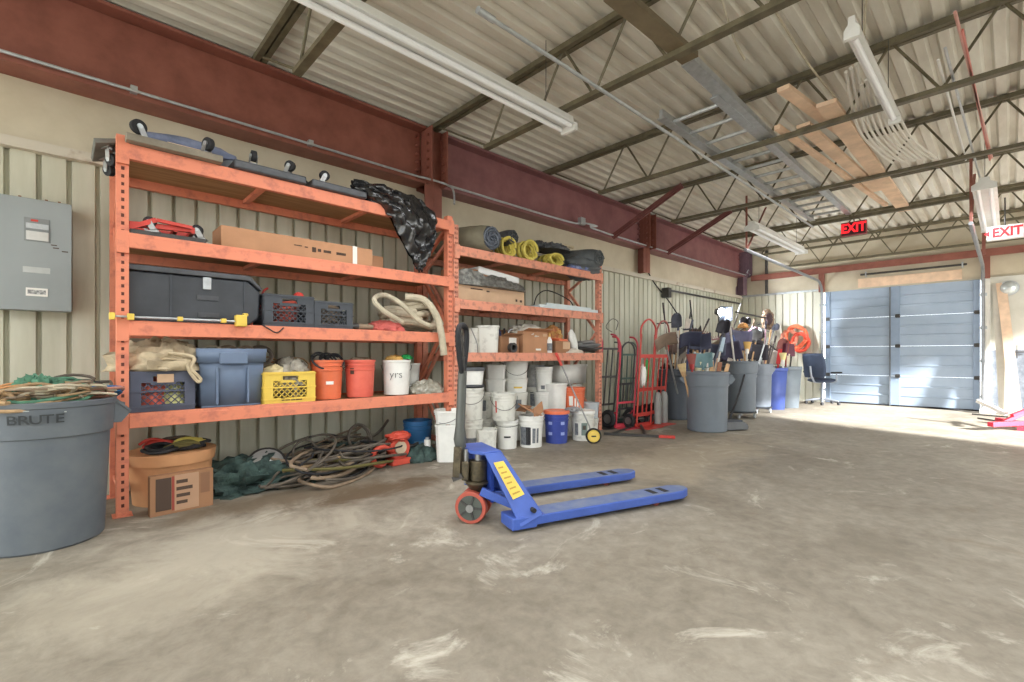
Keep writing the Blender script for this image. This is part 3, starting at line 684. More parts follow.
# third shelf
xa = aty(160, 222, 4.0)
t = thing('tool_dolly', 'small red framed dolly upside down with wheels up on third shelf near the post', 'dolly', (aty(129, 230, 3.95).x, 3.95, L3))
MB().b2((0, -0.05, 0.0), (0.42, 0.24, 0.035)).build('deck', DKSTEEL, t, bevel=0.004)
for y in (0.0, 0.2): MB().bar((0.0, y, 0.075), (0.36, y, 0.095), 0.03, 0.035).build('side_rail', REDM, t, bevel=0.004)
for x in (0.02, 0.12, 0.25, 0.35): MB().bar((x, -0.01, 0.06 + x * 0.06), (x, 0.21, 0.06 + x * 0.06), 0.025, 0.02).build('cross_rail', REDM, t)
MB().bar((0.0, -0.03, 0.045), (0.14, -0.03, 0.12), 0.02, 0.03).bar((0.14, -0.03, 0.12), (0.34, -0.03, 0.105), 0.02, 0.022).build('raised_bar', REDM, t)
for x, y in ((0.13, -0.02), (0.40, 0.0), (0.13, 0.2), (0.40, 0.2)): caster(t, x, y, 0.035, True, 0.036, a=1.15)
x0, x1 = aty(220, 240, 4.05).x, aty(371, 250, 4.05).x
carton('long_carton', 'long flat cardboard box lying on third shelf of left rack', (x0, 4.02, L3), (x1, 4.3, L3 + 0.185), CARD, tape=0.86, marks=[(0.43, 0.48, 0.62, 0.66, PRINT), (0.5, 0.52, 0.6, 0.64, PRINT), (0.55, 0.575, 0.45, 0.66, PRINT), (0.59, 0.61, 0.5, 0.62, PRINT), (0.63, 0.68, 0.5, 0.6, PRINT), (0.72, 0.79, 0.48, 0.6, PRINT)])
x2 = aty(388, 250, 4.05).x
carton('short_carton', 'short cardboard box end sticking out behind the long flat box', (x1 - 0.18, 4.14, L3), (x2, 4.40, L3 + 0.16), CARD)

# second shelf: toolbox
x0, x1 = aty(127, 290, 3.95).x, aty(258, 290, 3.95).x
t = thing('truck_toolbox', 'big black plastic truck toolbox with latch on second shelf', 'toolbox', (x0, 3.93, L2)); w = x1 - x0
sh = mat('toolbox_black', (60, 63, 68), 0.5, var=0.18, scale=5)
MB().prism([(0.0, 0), (w - 0.07, 0), (w, 0.06), (w + 0.01, 0.26), (w - 0.08, 0.33), (0.0, 0.33)], (0, 0.0, 0), (1, 0, 0), (0, 0, 1), (0, 0.46, 0)).build('body', sh, t, bevel=0.012)
MB().prism([(-0.015, 0.335), (w - 0.07, 0.335), (w + 0.015, 0.265), (w + 0.02, 0.285), (w - 0.065, 0.372), (-0.015, 0.372)], (0, -0.015, 0), (1, 0, 0), (0, 0, 1), (0, 0.49, 0)).build('lid', BLACKP, t, bevel=0.006)
for xx in (0.23, w - 0.10): MB().b2((xx - 0.004, -0.006, 0.01), (xx + 0.004, 0.0, 0.325)).build('rib', DARKP, t)
for xx in (0.44,): MB().b2((xx - 0.025, -0.012, 0.245), (xx + 0.025, -0.001, 0.33)).build('latch', GALV, t, bevel=0.004)
MB().b2((0.38, -0.008, 0.17), (0.51, -0.001, 0.2)).build('recess_plate', BLACKP, t); MB().b2((0.39, -0.008, 0.05), (0.51, -0.001, 0.08)).build('recess_plate', BLACKP, t)
# yellow bar clamp tied across the post
a = aty(112, 316, 3.84); b = aty(243, 314, 3.84)
t = thing('bar_clamp', 'long steel bar clamp with yellow ends lying along the second shelf', 'clamp', a); dx = b.x - a.x
MB().tube([(0, 0, 0), (dx, 0, 0.0)], 0.007, n=8).build('bar', GALV, t)
for (xx, wd, hh) in ((0.0, 0.03, 0.045), (0.09, 0.035, 0.04), (dx * 0.48, 0.03, 0.028), (dx * 0.83, 0.03, 0.028)): MB().b2((xx - wd / 2, -0.02, -hh / 2), (xx + wd / 2, 0.02, hh / 2)).build('sleeve', YELLOWP, t, bevel=0.004)
MB().b2((dx - 0.05, -0.03, -0.035), (dx + 0.02, 0.03, 0.045)).b2((dx - 0.0, -0.02, 0.04), (dx + 0.03, 0.02, 0.06)).build('jaw', YELLOWP, t, bevel=0.006)
# crates on the second shelf
x0, x1 = aty(268, 310, 3.92).x, aty(312, 310, 3.92).x
crate('milk_crate', 'dark grey milk crate of red straps on second shelf beside the black toolbox', x0 - 0.03, x1, 3.9, L2, 0.25, 0.33, DARKP, 'dark milk crates')
coil('strap_coil', 'red strap bundle inside the crate next to the black toolbox', 'strap', ((x0 + x1) / 2, 4.06, L2 + 0.03), 0.09, 0.10, 7, 0.012, REDP, 3, 0.022)
o = cloth_heap('baseball_cap', 'small red cap poking out above the crate of red straps', 'cap', (x1 - 0.06, 4.05, L2 + 0.265), (0.035, 0.035, 0.03), REDM, 2, 0.2)
hose_path('dangling_strap', 'thin dark strap drooping over the beam under the strap crate', 'strap', [(x0 - 0.06, 3.86, L2 + 0.01), (x0 - 0.02, 3.845, L2 - 0.02), (x0 + 0.04, 3.845, L2 - 0.05), (x0 + 0.09, 3.845, L2 - 0.01)], 0.005, INK)
x2, x3 = aty(313.5, 310, 3.92).x, aty(351, 310, 3.92).x
crate('milk_crate', 'dark grey milk crate of brown hose in the middle of second shelf', x2, x3, 3.9, L2, 0.225, 0.33, DARKP, 'dark milk crates')
coil('hose_coil', 'brown hose coiled inside the middle crate of the second shelf', 'hose', ((x2 + x3) / 2, 4.06, L2 + 0.03), 0.10, 0.10, 6, 0.014, BROWNH, 4, 0.022)
hose_path('power_strap', 'orange red strap sticking up behind the black toolbox', 'strap', [(x0 - 0.10, 4.0, L2), (x0 - 0.09, 4.0, L2 + 0.15), (x0 - 0.11, 4.02, L2 + 0.27), (x0 - 0.05, 4.1, L2 + 0.28)], 0.014, REDP)
hose_path('crowbar', 'red tipped bar standing up behind the strap crate', 'bar', [(x0 + 0.02, 4.2, L2 + 0.1), (x0 + 0.04, 4.2, L2 + 0.28), (x0 + 0.08, 4.2, L2 + 0.33)], 0.009, REDM)
p = aty(362, 322, 3.93)
t = thing('nozzle', 'brown hose nozzle lying on second shelf beside the red bag', 'nozzle', (p.x, 3.93, L2 + 0.03))
MB().cyl((-0.11, 0, 0), (-0.04, 0, 0), 0.018, 0.03, n=12).build('tip', DKSTEEL, t); MB().cyl((-0.04, 0, 0), (0.1, 0, 0), 0.028, 0.02, n=12).build('barrel', BROWNH, t)
p = aty(386, 320, 3.98); cloth_heap('red_bag', 'flat faded red bag on second shelf beside the pale hose', 'bag', (p.x, 4.0, L2), (0.16, 0.13, 0.085), mat('faded_red', (188, 92, 84), 0.8, var=0.2), 5, 0.3, flatz=0.0)
# pale hose pile
cx = aty(412, 310, 4.1).x
for k, (dx, dz, rx, sd) in enumerate(((0.0, 0.0, 0.26, 11), (-0.05, 0.09, 0.22, 12), (0.04, 0.17, 0.19, 13))):
    coil('flat_hose', ('pale thick hose coil at the bottom of the hose heap on second shelf', 'pale thick hose coil in the middle of the hose heap on second shelf', 'pale thick hose coil on top of the hose heap on second shelf')[k], 'hose', (cx + dx, 4.13, L2 + dz), rx, 0.17, 1.9, 0.033, PALEH, sd, 0.035, 0.16, n=9)
pts = [aty(405, 297, 3.98), aty(424, 300, 3.9), aty(436, 315, 3.83), aty(441, 332, 3.80), aty(444, 355, 3.80)]
hose_path('flat_hose', 'pale thick hose end drooping down in front of the rack post', 'hose', pts, 0.034, PALEH, n=9)
hose_path('flat_hose', 'pale thick hose loop arching over the left end of the hose heap', 'hose', [aty(402, 322, 3.9), aty(385, 312, 3.88), aty(374, 300, 3.92), aty(384, 295, 4.0), aty(400, 303, 3.9), aty(418, 320, 3.86), aty(430, 326, 3.85)], 0.024, PALEH, n=9)

# first shelf
x0, x1 = aty(130, 390, 3.93).x, aty(193.5, 390, 3.93).x
crate('milk_crate', 'dark blue grey milk crate holding red and yellow items, under the tan canvas', x0, x1, 3.91, L1, 0.265, 0.36, mat('crate_slate', (78, 82, 98), 0.55, var=0.12), 'dark milk crates')
MB_ = MB().b2((-0.045, 0, 0), (0.045, 0.004, 0.055)); o = MB_.build('crate_tag', CARD3, loc=((x0 + x1) / 2 + 0.01, 3.895, L1 + 0.19)); tag(o, 'small tan paper tag on the front of the slate crate', 'tag')
cloth_heap('red_rag', 'red cloth bundle seen through the slate crate', 'rag', (x0 + 0.13, 4.0, L1 + 0.02), (0.09, 0.08, 0.19), REDP, 8, 0.2, flatz=0.0)
cloth_heap('yellow_rag', 'pale yellow cloth bundle seen through the slate crate', 'rag', (x1 - 0.11, 4.0, L1 + 0.02), (0.08, 0.08, 0.17), mat('pale_yellow', (206, 204, 140), 0.8, var=0.2), 9, 0.2, flatz=0.0)
cloth_heap('canvas_bundle', 'folded tan canvas straps heaped on top of the slate crate', 'canvas', ((x0 + x1) / 2 + 0.01, 4.1, L1 + 0.265), (0.25, 0.18, 0.175), TAN, 10, 0.4, 3.4, flatz=0.0)
hose_path('canvas_strap', 'tan strap loop hanging off the canvas bundle beside the blue tote', 'strap', [(x0 + 0.2, 3.93, L1 + 0.39), (x0 + 0.34, 3.9, L1 + 0.36), (x1 - 0.02, 3.88, L1 + 0.28), (x1 + 0.03, 3.87, L1 + 0.21), (x1 + 0.015, 3.87, L1 + 0.19), (x1 - 0.03, 3.88, L1 + 0.26), (x0 + 0.3, 3.92, L1 + 0.34)], 0.012, TAN)
for k in range(3): hose_path('canvas_strap', ('lowest', 'middle', 'highest')[k] + ' tan strap across the front of the canvas bundle', 'strap', [(x0 + 0.0, 3.99, L1 + 0.30 + 0.035 * k), (x0 + 0.1, 3.925 + 0.02 * k, L1 + 0.315 + 0.03 * k), (x0 + 0.25, 3.915 + 0.02 * k, L1 + 0.31 + 0.035 * k), (x1 - 0.06, 3.93 + 0.02 * k, L1 + 0.29 + 0.03 * k)], 0.010, TAN)
x0, x1 = aty(197, 375, 3.93).x, aty(265, 375, 3.93).x
t = thing('storage_tote', 'blue grey open plastic storage tote on first shelf', 'storage tote', ((x0 + x1) / 2, 4.14, L1)); w = (x1 - x0) / 2; TOTE = mat('tote_blue', (106, 122, 146), 0.5, var=0.07, scale=4)
def box_ring(mb, w0, d0, w1, d1, z0, z1, ins=0.0):
    mb.add([(-w0, -d0, z0), (w0, -d0, z0), (w0, d0, z0), (-w0, d0, z0), (-w1, -d1, z1), (w1, -d1, z1), (w1, d1, z1), (-w1, d1, z1)], [(0, 1, 5, 4), (1, 2, 6, 5), (2, 3, 7, 6), (3, 0, 4, 7)]); return mb
q = box_ring(MB(), w * 0.86, 0.2, w * 0.95, 0.225, 0, 0.40); q.b2((-w * 0.86, -0.2, 0), (w * 0.86, 0.2, 0.01)); q.build('body', TOTE, t, solid=0.005)
q = box_ring(MB(), w * 0.97, 0.235, w, 0.245, 0.32, 0.42); q.build('rim', TOTE, t, solid=0.008)
MB().b2((-0.09, -0.255, 0.31), (0.09, -0.24, 0.39)).build('handle', TOTE, t, bevel=0.006)
for s in (-0.1, 0.1): MB().b2((s - 0.006, -0.228, 0.02), (s + 0.006, -0.205, 0.28)).build('rib', TOTE, t)
for k, mm in enumerate((PALEH, BROWNH, BROWNH, DARKR)):
    coil('hose_coil', ('pale', 'brown', 'second brown', 'dark')[k] + ' hose loop sticking up out of the blue grey tote, ' + ('leftmost', 'beside the pale loop', 'right of centre', 'rightmost')[k], 'hose', (x0 + 0.12 + k * 0.11, 4.1, L1 + 0.36), 0.07 + 0.01 * (k % 2), 0.07, 2.2, 0.011, mm, 20 + k, 0.01, 0.1, lean=Matrix.Rotation(1.3, 3, 'X'))
x0, x1 = aty(263, 385, 3.93).x, aty(313, 385, 3.93).x
yc_ = crate('milk_crate', 'yellow milk crate with black printing on first shelf', x0, x1, 3.90, L1, 0.24, 0.36, YELLOWP)
for k, (u, wd) in enumerate(((-0.055, 0.02), (-0.02, 0.035), (0.02, 0.03), (0.055, 0.028), (0.08, 0.012))): MB().b2((u - wd / 2, -0.1905, 0.018), (u + wd / 2, -0.187, 0.018 + (0.022 if k == 0 else 0.011))).build('print', INK, yc_)
cloth_heap('tarp_bundle', 'grey tarp bundle stuffed in the yellow crate, right half', 'tarp', (x1 - 0.13, 4.08, L1 + 0.17), (0.12, 0.15, 0.15), mat('grey_tarp', (150, 144, 132), 0.8, var=0.35, scale=14), 14, 0.4, flatz=-0.13)
cloth_heap('cream_pouch', 'cream cloth pouch in the yellow crate, left half', 'pouch', (x0 + 0.12, 4.05, L1 + 0.18), (0.09, 0.1, 0.10), mat('cream_cloth', (206, 190, 146), 0.8, var=0.15), 15, 0.3, flatz=-0.15)
for k in range(3): coil('rope_coil', ('grey rope loop over the yellow crate, leftmost', 'dark rope loop over the yellow crate, middle', 'grey rope loop over the yellow crate, rightmost')[k], 'rope', (x0 + 0.10 + 0.11 * k, 4.1, L1 + 0.27), 0.07, 0.08, 2, 0.008, (TANR, DARKR, TANR)[k], 30 + k, 0.012, 0.2, lean=Matrix.Rotation(0.7, 3, 'X'))
ba = -PI / 2 - 0.55
bx = lambda px, Y: aty(px, 380, Y).x
bucket('bucket', 'orange bucket of black cords on first shelf, next to yellow crate', bx(328, 4.03), 4.05, L1, ORANGEP, 0.33, 0.128, 'buckets on the first shelf', marks=[(ba - 0.5, ba + 0.3, 0.72, 0.73, PRINT), (ba + 0.1, ba + 0.6, 0.38, 0.46, LABELW)])
for k in range(3): coil('cord_coil', ('black cord loop in the orange bucket, left', 'black cord loop in the orange bucket, middle', 'black cord loop in the orange bucket, right')[k], 'cord', (bx(320 + 7 * k, 4.03), 4.03, L1 + 0.31), 0.065, 0.07, 2.5, 0.008, RUBBER, 40 + k, 0.012, 0.15, lean=Matrix.Rotation(0.9, 3, 'X') @ rotz(0.4 * k))
bucket('bucket', 'faded red bucket on first shelf between orange and white buckets', bx(361, 4.03), 4.05, L1, REDP, 0.33, 0.13, 'buckets on the first shelf', marks=[(ba - 0.6, ba - 0.3, 0.62, 0.78, PRINT)], handle=(ba + PI / 2 + 0.9, 0.05))
o = MB().blob((0, 0, 0), (0.1, 0.1, 0.05), 0.4, 4, 3).build('clutter_bundle', BROWNH, loc=(bx(361, 4.03), 4.05, L1 + 0.30)); tag(o, 'brown clutter filling the faded red bucket', 'clutter')
wb = bucket('bucket', 'white bucket with black handwriting on first shelf', bx(396.5, 4.05), 4.05, L1, WHITEP, 0.325, 0.13, 'buckets on the first shelf', handle=(ba + PI / 2, 0.13), rings=False)
text('yrs', 0.10, INK, wb, (math.cos(ba) * 0.128, math.sin(ba) * 0.128, 0.19), (PI / 2, 0, ba + PI / 2), bold=-0.002)
bucket('bucket', 'clear grey pail half hidden behind the white handwritten bucket', bx(409, 4.2), 4.22, L1, mat('clear_pail', (196, 196, 190), 0.4, var=0.1), 0.29, 0.12, 'buckets on the first shelf', rings=False)
cloth_heap('brown_glove', 'tan glove on top of the white handwritten bucket', 'glove', (bx(393, 4.05), 4.03, L1 + 0.325), (0.07, 0.06, 0.04), mat('glove_tan', (190, 150, 84), 0.8, var=0.2), 6, 0.4)
cloth_heap('green_glove', 'bright green glove on top of the white handwritten bucket', 'glove', (bx(405, 4.05), 4.03, L1 + 0.335), (0.05, 0.045, 0.035), mat('glove_green', (40, 160, 84), 0.8, var=0.2), 7, 0.4)
cloth_heap('plastic_wrap_bag', 'clear plastic bag of small parts at right end of first shelf', 'bag', (bx(427, 3.98), 4.0, L1), (0.16, 0.12, 0.11), mat('frosted_bag', (172, 168, 154), 0.3, c2=(126, 122, 108), scale=22, spec=0.7), 17, 0.3, flatz=0.0)

# ================================================================ FLOOR UNDER LEFT RACK
p = atz(163, 500, 0); TUBM = mat('tan_tub', (206, 152, 108), 0.55, var=0.06)
t = thing('round_tub', 'tan orange round tub full of clutter under the left rack', 'tub', (0.57, 4.17, 0))
MB().lathe([(0, 0), (0.225, 0), (0.25, 0.28), (0.256, 0.30), (0.262, 0.345), (0.25, 0.345), (0.24, 0.30), (0.21, 0.012), (0, 0.012)], n=40, ).build('body', TUBM, t, ang=40)
MB().lathe([(0.25, 0.275), (0.264, 0.275), (0.272, 0.35), (0.25, 0.35)], n=40).build('rim', TUBM, t, ang=40)
for k in range(6):
    mm = (RUBBER, DARKR, REDM, RUBBER, mat('olive_hose', (98, 92, 50), 0.7), YELH)[k]
    coil('cord_coil', ('black', 'dark brown', 'red', 'long black', 'olive', 'yellow')[k] + ' cord piled in the tan tub', 'cord', (0.57 + 0.10 * math.cos(k * 1.3), 4.12 + 0.08 * math.sin(k * 1.3), 0.34), 0.085, 0.075, 3.5, 0.011, mm, 50 + k, 0.012, 0.3, lean=Matrix.Rotation(0.6 * math.sin(k), 3, 'X'))
o = MB().lathe([(0, 0.26), (0.235, 0.26), (0.235, 0.32), (0.12, 0.35), (0, 0.37)], n=24).build('clutter_mass', DARKR, loc=(0.57, 4.17, 0)); tag(o, 'dark clutter filling the tan tub under the cords', 'clutter')
a, b = atz(150, 518, 0), atz(213, 505, 0); dd = b - a; W_ = dd.length; an = math.atan2(dd.y, dd.x)
t = thing('flat_carton', 'brown printed cardboard box standing on edge against the tan tub', 'cardboard box', (a.x, a.y, 0), an)
MB().b2((0, 0, 0), (W_, 0.055, 0.255)).build('body', CARD2, t, bevel=0.003)
MB().b2((0.03, -0.002, 0.03), (0.11, 0, 0.235)).build('print', PRINT, t)
MB().b2((0.05, -0.003, 0.05), (0.085, -0.001, 0.2)).build('print', CARD3, t)
MB().b2((0.115, -0.002, 0.02), (0.128, 0, 0.24)).build('print', mat('box_red', (150, 70, 60), 0.8, var=0), t)
MB().b2((0.13, -0.002, 0.015), (0.265, 0, 0.245)).build('print', mat('box_light', (176, 140, 112), 0.8, var=0.05), t)
for k in range(4): MB().b2((0.14, -0.003, 0.055 + k * 0.045), (0.20 + 0.014 * (k % 3), -0.001, 0.075 + k * 0.045)).build('print', PRINT, t)
MB().b2((0.275, -0.002, 0.10), (W_ - 0.02, 0, 0.235)).build('print', mat('box_mid', (134, 98, 74), 0.8, var=0), t)
cloth_heap('green_tarp', 'crumpled dark green tarp on the floor beside the tan tub', 'tarp', (1.05, 4.15, 0), (0.34, 0.20, 0.15), TEALT, 21, 0.75, 3.2, flatz=0.0)
cloth_heap('green_tarp', 'low dark green tarp under the left end of the floor hoses', 'tarp', (1.38, 4.12, 0), (0.28, 0.2, 0.08), TEALT, 22, 0.75, 3.2, flatz=0.0)
t = thing('shop_light_reflector', 'round silver metal pan lying on the green tarp', 'pan', atz(267, 462, 0.17), rot=(0.75, -0.15, 0))
MB().lathe([(0, 0.05), (0.05, 0.048), (0.13, 0.0), (0.135, -0.005), (0.125, -0.002), (0.05, 0.04), (0, 0.042)], n=28).build('bowl', mat('brushed_alu', (190, 190, 188), 0.45, 0.3, var=0.05), t)
MB().lathe([(0.128, -0.012), (0.142, -0.012), (0.142, 0.004), (0.128, 0.004)], n=28).build('rim', DKSTEEL, t)
hs = [(1.62, 4.1, 0.36, 0.20, 3.2, 0.014, DARKR), (1.72, 4.12, 0.34, 0.18, 3.0, 0.016, BROWNH), (1.85, 4.1, 0.36, 0.2, 3, 0.013, DARKR), (1.7, 3.98, 0.42, 0.16, 2.6, 0.015, BROWNH), (1.95, 4.15, 0.3, 0.2, 3.2, 0.014, DARKR), (1.55, 4.2, 0.3, 0.18, 3, 0.013, BROWNH), (1.8, 4.05, 0.45, 0.22, 2.4, 0.014, mat('olive_hose', (98, 92, 50), 0.7)), (1.5, 4.0, 0.3, 0.17, 2.2, 0.013, DARKR)]
hl = ['dark hose coil in the middle of the floor heap', 'brown hose coil nearest the wall in the floor heap', 'dark hose coil right of the silver pan', 'wide brown hose coil spread at the front of the floor heap', 'dark hose coil at the right end by the red pulley block', 'brown hose coil behind the silver pan', 'widest olive hose coil on top of the floor heap', 'dark hose coil in front of the silver pan']
for k, (x, y, rx, ry, tn, r, mm) in enumerate(hs): coil('hose_coil', hl[k], 'hose', (x, y, 0.0), rx * 0.92, ry * 1.05, tn, r * 0.92, mm, 60 + k, 0.055, 0.42, n=7, tilt=0.22)
for k, (x, y, rx, ry, r, mm, lb) in enumerate(((1.45, 3.98, 0.26, 0.16, 0.010, DARKR, 'thin dark hose coil overlapping the right edge of the silver pan'), (1.62, 4.06, 0.38, 0.2, 0.009, RUBBER, 'thin black hose tangle at the left centre of the floor heap'), (1.8, 3.98, 0.34, 0.17, 0.010, DARKR, 'thin dark hose coil at the front centre of the floor heap'), (1.95, 4.08, 0.3, 0.2, 0.009, RUBBER, 'thin black hose tangle at the right centre of the floor heap'), (1.72, 4.2, 0.42, 0.16, 0.010, BROWNH, 'thin brown hose spread along the wall behind the floor heap'), (2.1, 4.02, 0.22, 0.15, 0.010, DARKR, 'small dark hose coil touching the chain left of the red hoist'))):
    coil('hose_coil', lb, 'hose', (x, y, 0.02), rx, ry, 3.4, r, mm, 160 + k, 0.06, 0.5, n=6, tilt=0.3)
coil('hose_coil', 'dark hose loop standing upright above the floor heap', 'hose', (2.02, 4.25, 0.24), 0.10, 0.12, 2.1, 0.012, DARKR, 80, 0.02, 0.1, lean=Matrix.Rotation(1.35, 3, 'X'))
coil('hose_coil', 'thin dark hose arch above the silver pan', 'hose', (1.5, 4.15, 0.16), 0.11, 0.14, 1.2, 0.010, DARKR, 81, 0.01, 0.1, lean=Matrix.Rotation(1.3, 3, 'X'))
hose_path('long_hose', 'olive hose end reaching up to the right out of the floor heap', 'hose', [(1.75, 4.1, 0.16), (2.0, 4.2, 0.2), (2.25, 4.3, 0.26), (2.42, 4.4, 0.36)], 0.014, DARKR)
hose_path('long_hose', 'brown hose end curling toward the camera on the bare floor', 'hose', [(1.2, 3.95, 0.05), (1.2, 3.86, 0.02), (1.35, 3.84, 0.015), (1.52, 3.92, 0.02), (1.8, 3.95, 0.1), (2.1, 4.0, 0.12)], 0.014, BROWNH)
hose_path('long_hose', 'tan handle bar lying across the front of the floor heap', 'handle', [(1.25, 3.93, 0.12), (1.5, 3.93, 0.13), (1.7, 3.9, 0.17)], 0.014, TANR)
hose_path('long_hose', 'green striped hose strung along the back of the floor heap', 'hose', [(1.35, 4.3, 0.1), (1.8, 4.28, 0.2), (2.3, 4.25, 0.16), (2.6, 4.2, 0.12)], 0.016, TEALT)
# red chain hoist
hx, hy = 2.22, 3.98; RH = mat('hoist_red', (198, 76, 58), 0.5, var=0.15)
t = thing('chain_hoist', 'red chain hoist block with a large hook on the floor', 'hoist', (hx, hy, 0))
MB().cyl((0.08, -0.03, 0.15), (0.08, 0.10, 0.15), 0.105, n=24).build('body', RH, t, bevel=0.006); MB().cyl((0.08, -0.045, 0.16), (0.08, -0.025, 0.16), 0.06, n=20).build('cover_plate', mat('hoist_plate', (196, 176, 150), 0.5), t)
MB().blob((0.08, 0.0, 0.26), (0.12, 0.08, 0.05), 0.3, 3, 4).build('top_housing', RH, t); MB().b2((-0.02, -0.06, 0.0), (0.18, 0.08, 0.06)).build('foot', RH, t, bevel=0.01)
pts = [(-0.02 - 0.105 + 0.085 * math.cos(a), -0.05, 0.11 + 0.085 * math.sin(a)) for a in [0.9 + k * 0.42 for k in range(12)]]
MB().tube([(0.0, -0.04, 0.14)] + pts, [0.02] + [0.024] * 6 + [0.028, 0.026, 0.022, 0.018, 0.014, 0.008], n=10).build('hook', RH, t)
for k in range(2): coil('chain_heap', ('dark chain heaped left of the red hoist', 'dark chain heaped right of the red hoist')[k], 'chain', (hx + (-0.03 + k * 0.22), hy + 0.12, 0.0), 0.13, 0.10, 4, 0.012, DKSTEEL, 90 + k, 0.035, 0.3)
cloth_heap('green_netting', 'teal netting heaped on the floor beside the red hoist', 'net', (2.55, 4.0, 0), (0.16, 0.12, 0.12), TEALT, 25, 0.4, flatz=0.0)
bucket('bucket', 'blue bucket on the floor under the right end of the left rack', 2.66, 4.22, 0.0, TEALB, 0.36, 0.145, None, marks=[(-2.4, -1.7, 0.2, 0.45, mat('blue_mark', (96, 140, 176), 0.6))])
t = thing('spray_can', 'small can with white and red label standing before the blue bucket', 'can', (2.62, 3.98, 0)); MB().cyl((0, 0, 0), (0, 0, 0.19), 0.033, n=16).build('body', LABELW, t); MB().cyl((0, 0, 0.19), (0, 0, 0.215), 0.02, n=12).build('cap', GALV, t); MB().cyl((0, 0, 0.03), (0, 0, 0.07), 0.0335, n=16).build('band', REDM, t)

# ================================================================ RIGHT RACK TOP SHELF: rolls and hose coils
def roll(name, label, px, pz, Yf, length, r, m, core, cat='rolled tarp', sq=1.0, seed=0, core_r=0.85, ringm=None, dx=0.0, group=None, flat=1.0):
    p = aty(px, 240, Yf); t = thing(name, label, cat, (p.x, Yf, pz + r * flat), 0, group)
    m_ = MB()
    def f(u, v):
        a = u * 2 * PI; rr_ = r * (1 + 0.10 * noise.noise(Vector((math.cos(a) * 1.6 + seed, math.sin(a) * 1.6, v * 3))))
        e = 1 - 0.10 * (1 if v in (0, 1) else 0)
        return Vector((math.cos(a) * rr_ * e + dx * v, v * length, math.sin(a) * rr_ * e * flat))
    m_.grid(26, 9, f, wrap=True).build('body', m, t, ang=60)
    # end face: spiral of folded edges
    pts = []; N = 60
    for k in range(N):
        a = k * 0.42; q = r * core_r * (1 - 0.9 * k / N); pts.append((math.cos(a) * q, -0.01 + 0.012 * math.sin(k), math.sin(a) * q * flat))
    MB().tube(pts, r * 0.075, n=6).build('spiral_edge', core, t)
    MB().prism([(math.cos(2 * PI * k / 20) * r * 0.9, math.sin(2 * PI * k / 20) * r * 0.9 * flat) for k in range(20)], (0, 0.015, 0), (1, 0, 0), (0, 0, 1), (0, length * 0.8, 0)).build('inner_fill', core, t)
    return t
TARPD = mat('tarp_dark_grey', (88, 92, 94), 0.6, var=0.25, scale=6); TARPB = mat('tarp_blue_edge', (92, 98, 108), 0.6, var=0.3, scale=20); TARPO = mat('tarp_olive', (112, 106, 88), 0.7, var=0.2, scale=6)
roll('tarp_roll', 'big dark tarp roll with pale blue spiral end, at left of right rack top', 492, K3, 3.83, 0.55, 0.14, TARPO, TARPB, seed=1, dx=-0.3)
roll('tarp_roll', 'smaller black roll sitting on the yellow hose coils', 513, K3 + 0.15, 3.93, 0.45, 0.09, BLACKP, BLACKP, seed=2)
def hosebundle(label, px, Y, z, r, flat, seed):
    p = aty(px, 250, Y); pts = []; rd = random.Random(seed)
    for k in range(12 * 9):
        a = 2 * PI * k / 12; q = r * (0.93 - 0.35 * ((k // 12) % 3) / 3) + rd.uniform(-1, 1) * 0.004
        pts.append((math.cos(a) * q, 0.03 * (k // 12) + rd.uniform(-0.004, 0.004), r * flat + math.sin(a) * q * flat))
    o = MB().tube(catmull(pts, 2), 0.016, n=6).build('yellow_hose_coil', YELH, loc=(p.x, Y, z)); tag(o, label, 'hose', 'yellow hose coils on the right rack')
hosebundle('yellow hose coil half hidden behind the big dark tarp roll', 509, 3.92, K3, 0.115, 1.0, 1)
hosebundle('middle yellow hose coil with open centre on right rack', 531, 3.86, K3, 0.12, 0.95, 2)
hosebundle('flattened yellow hose coil under the black bundle on right rack', 557, 3.87, K3, 0.13, 0.55, 3)
cloth_heap('black_bundle', 'small black bundle behind the middle yellow hose coil', 'bundle', (aty(538, 236, 4.1).x, 4.1, K3 + 0.22), (0.12, 0.12, 0.08), BLACKP, 31, 0.4)
cloth_heap('black_bundle', 'lumpy black bundle resting on the flattened yellow hose coil', 'bundle', (aty(553, 247, 4.0).x, 4.0, K3 + 0.20), (0.20, 0.14, 0.085), BLACKP, 32, 0.4)
hose_path('wood_scrap', 'tan stick and rope scrap lying on top of the black bundle', 'scrap', [(aty(560, 240, 4.1).x, 4.1, K3 + 0.24), (aty(563, 238, 4.1).x, 4.1, K3 + 0.34), (aty(568, 236, 4.1).x, 4.0, K3 + 0.31)], 0.02, TAN)
roll('tarp_roll', 'long grey tarp roll hanging over the far post of the right rack', 599, K3 + 0.07, 3.83, 0.5, 0.125, TARPD, TARPD, seed=5, dx=-0.3)
cloth_heap('grey_tarp', 'grey folded tarp left of the long grey roll', 'tarp', (aty(583, 255, 4.0).x, 4.02, K3 + 0.06), (0.32, 0.16, 0.13), TARPD, 33, 0.35, flatz=None)
cloth_heap('blue_tarp', 'bright blue folded tarp under the grey roll on right rack', 'tarp', (aty(580, 267, 3.93).x, 3.98, K3), (0.22, 0.12, 0.075), mat('tarp_blue', (70, 92, 158), 0.6, c2=(150, 156, 176), scale=12), 34, 0.3, flatz=0.0)
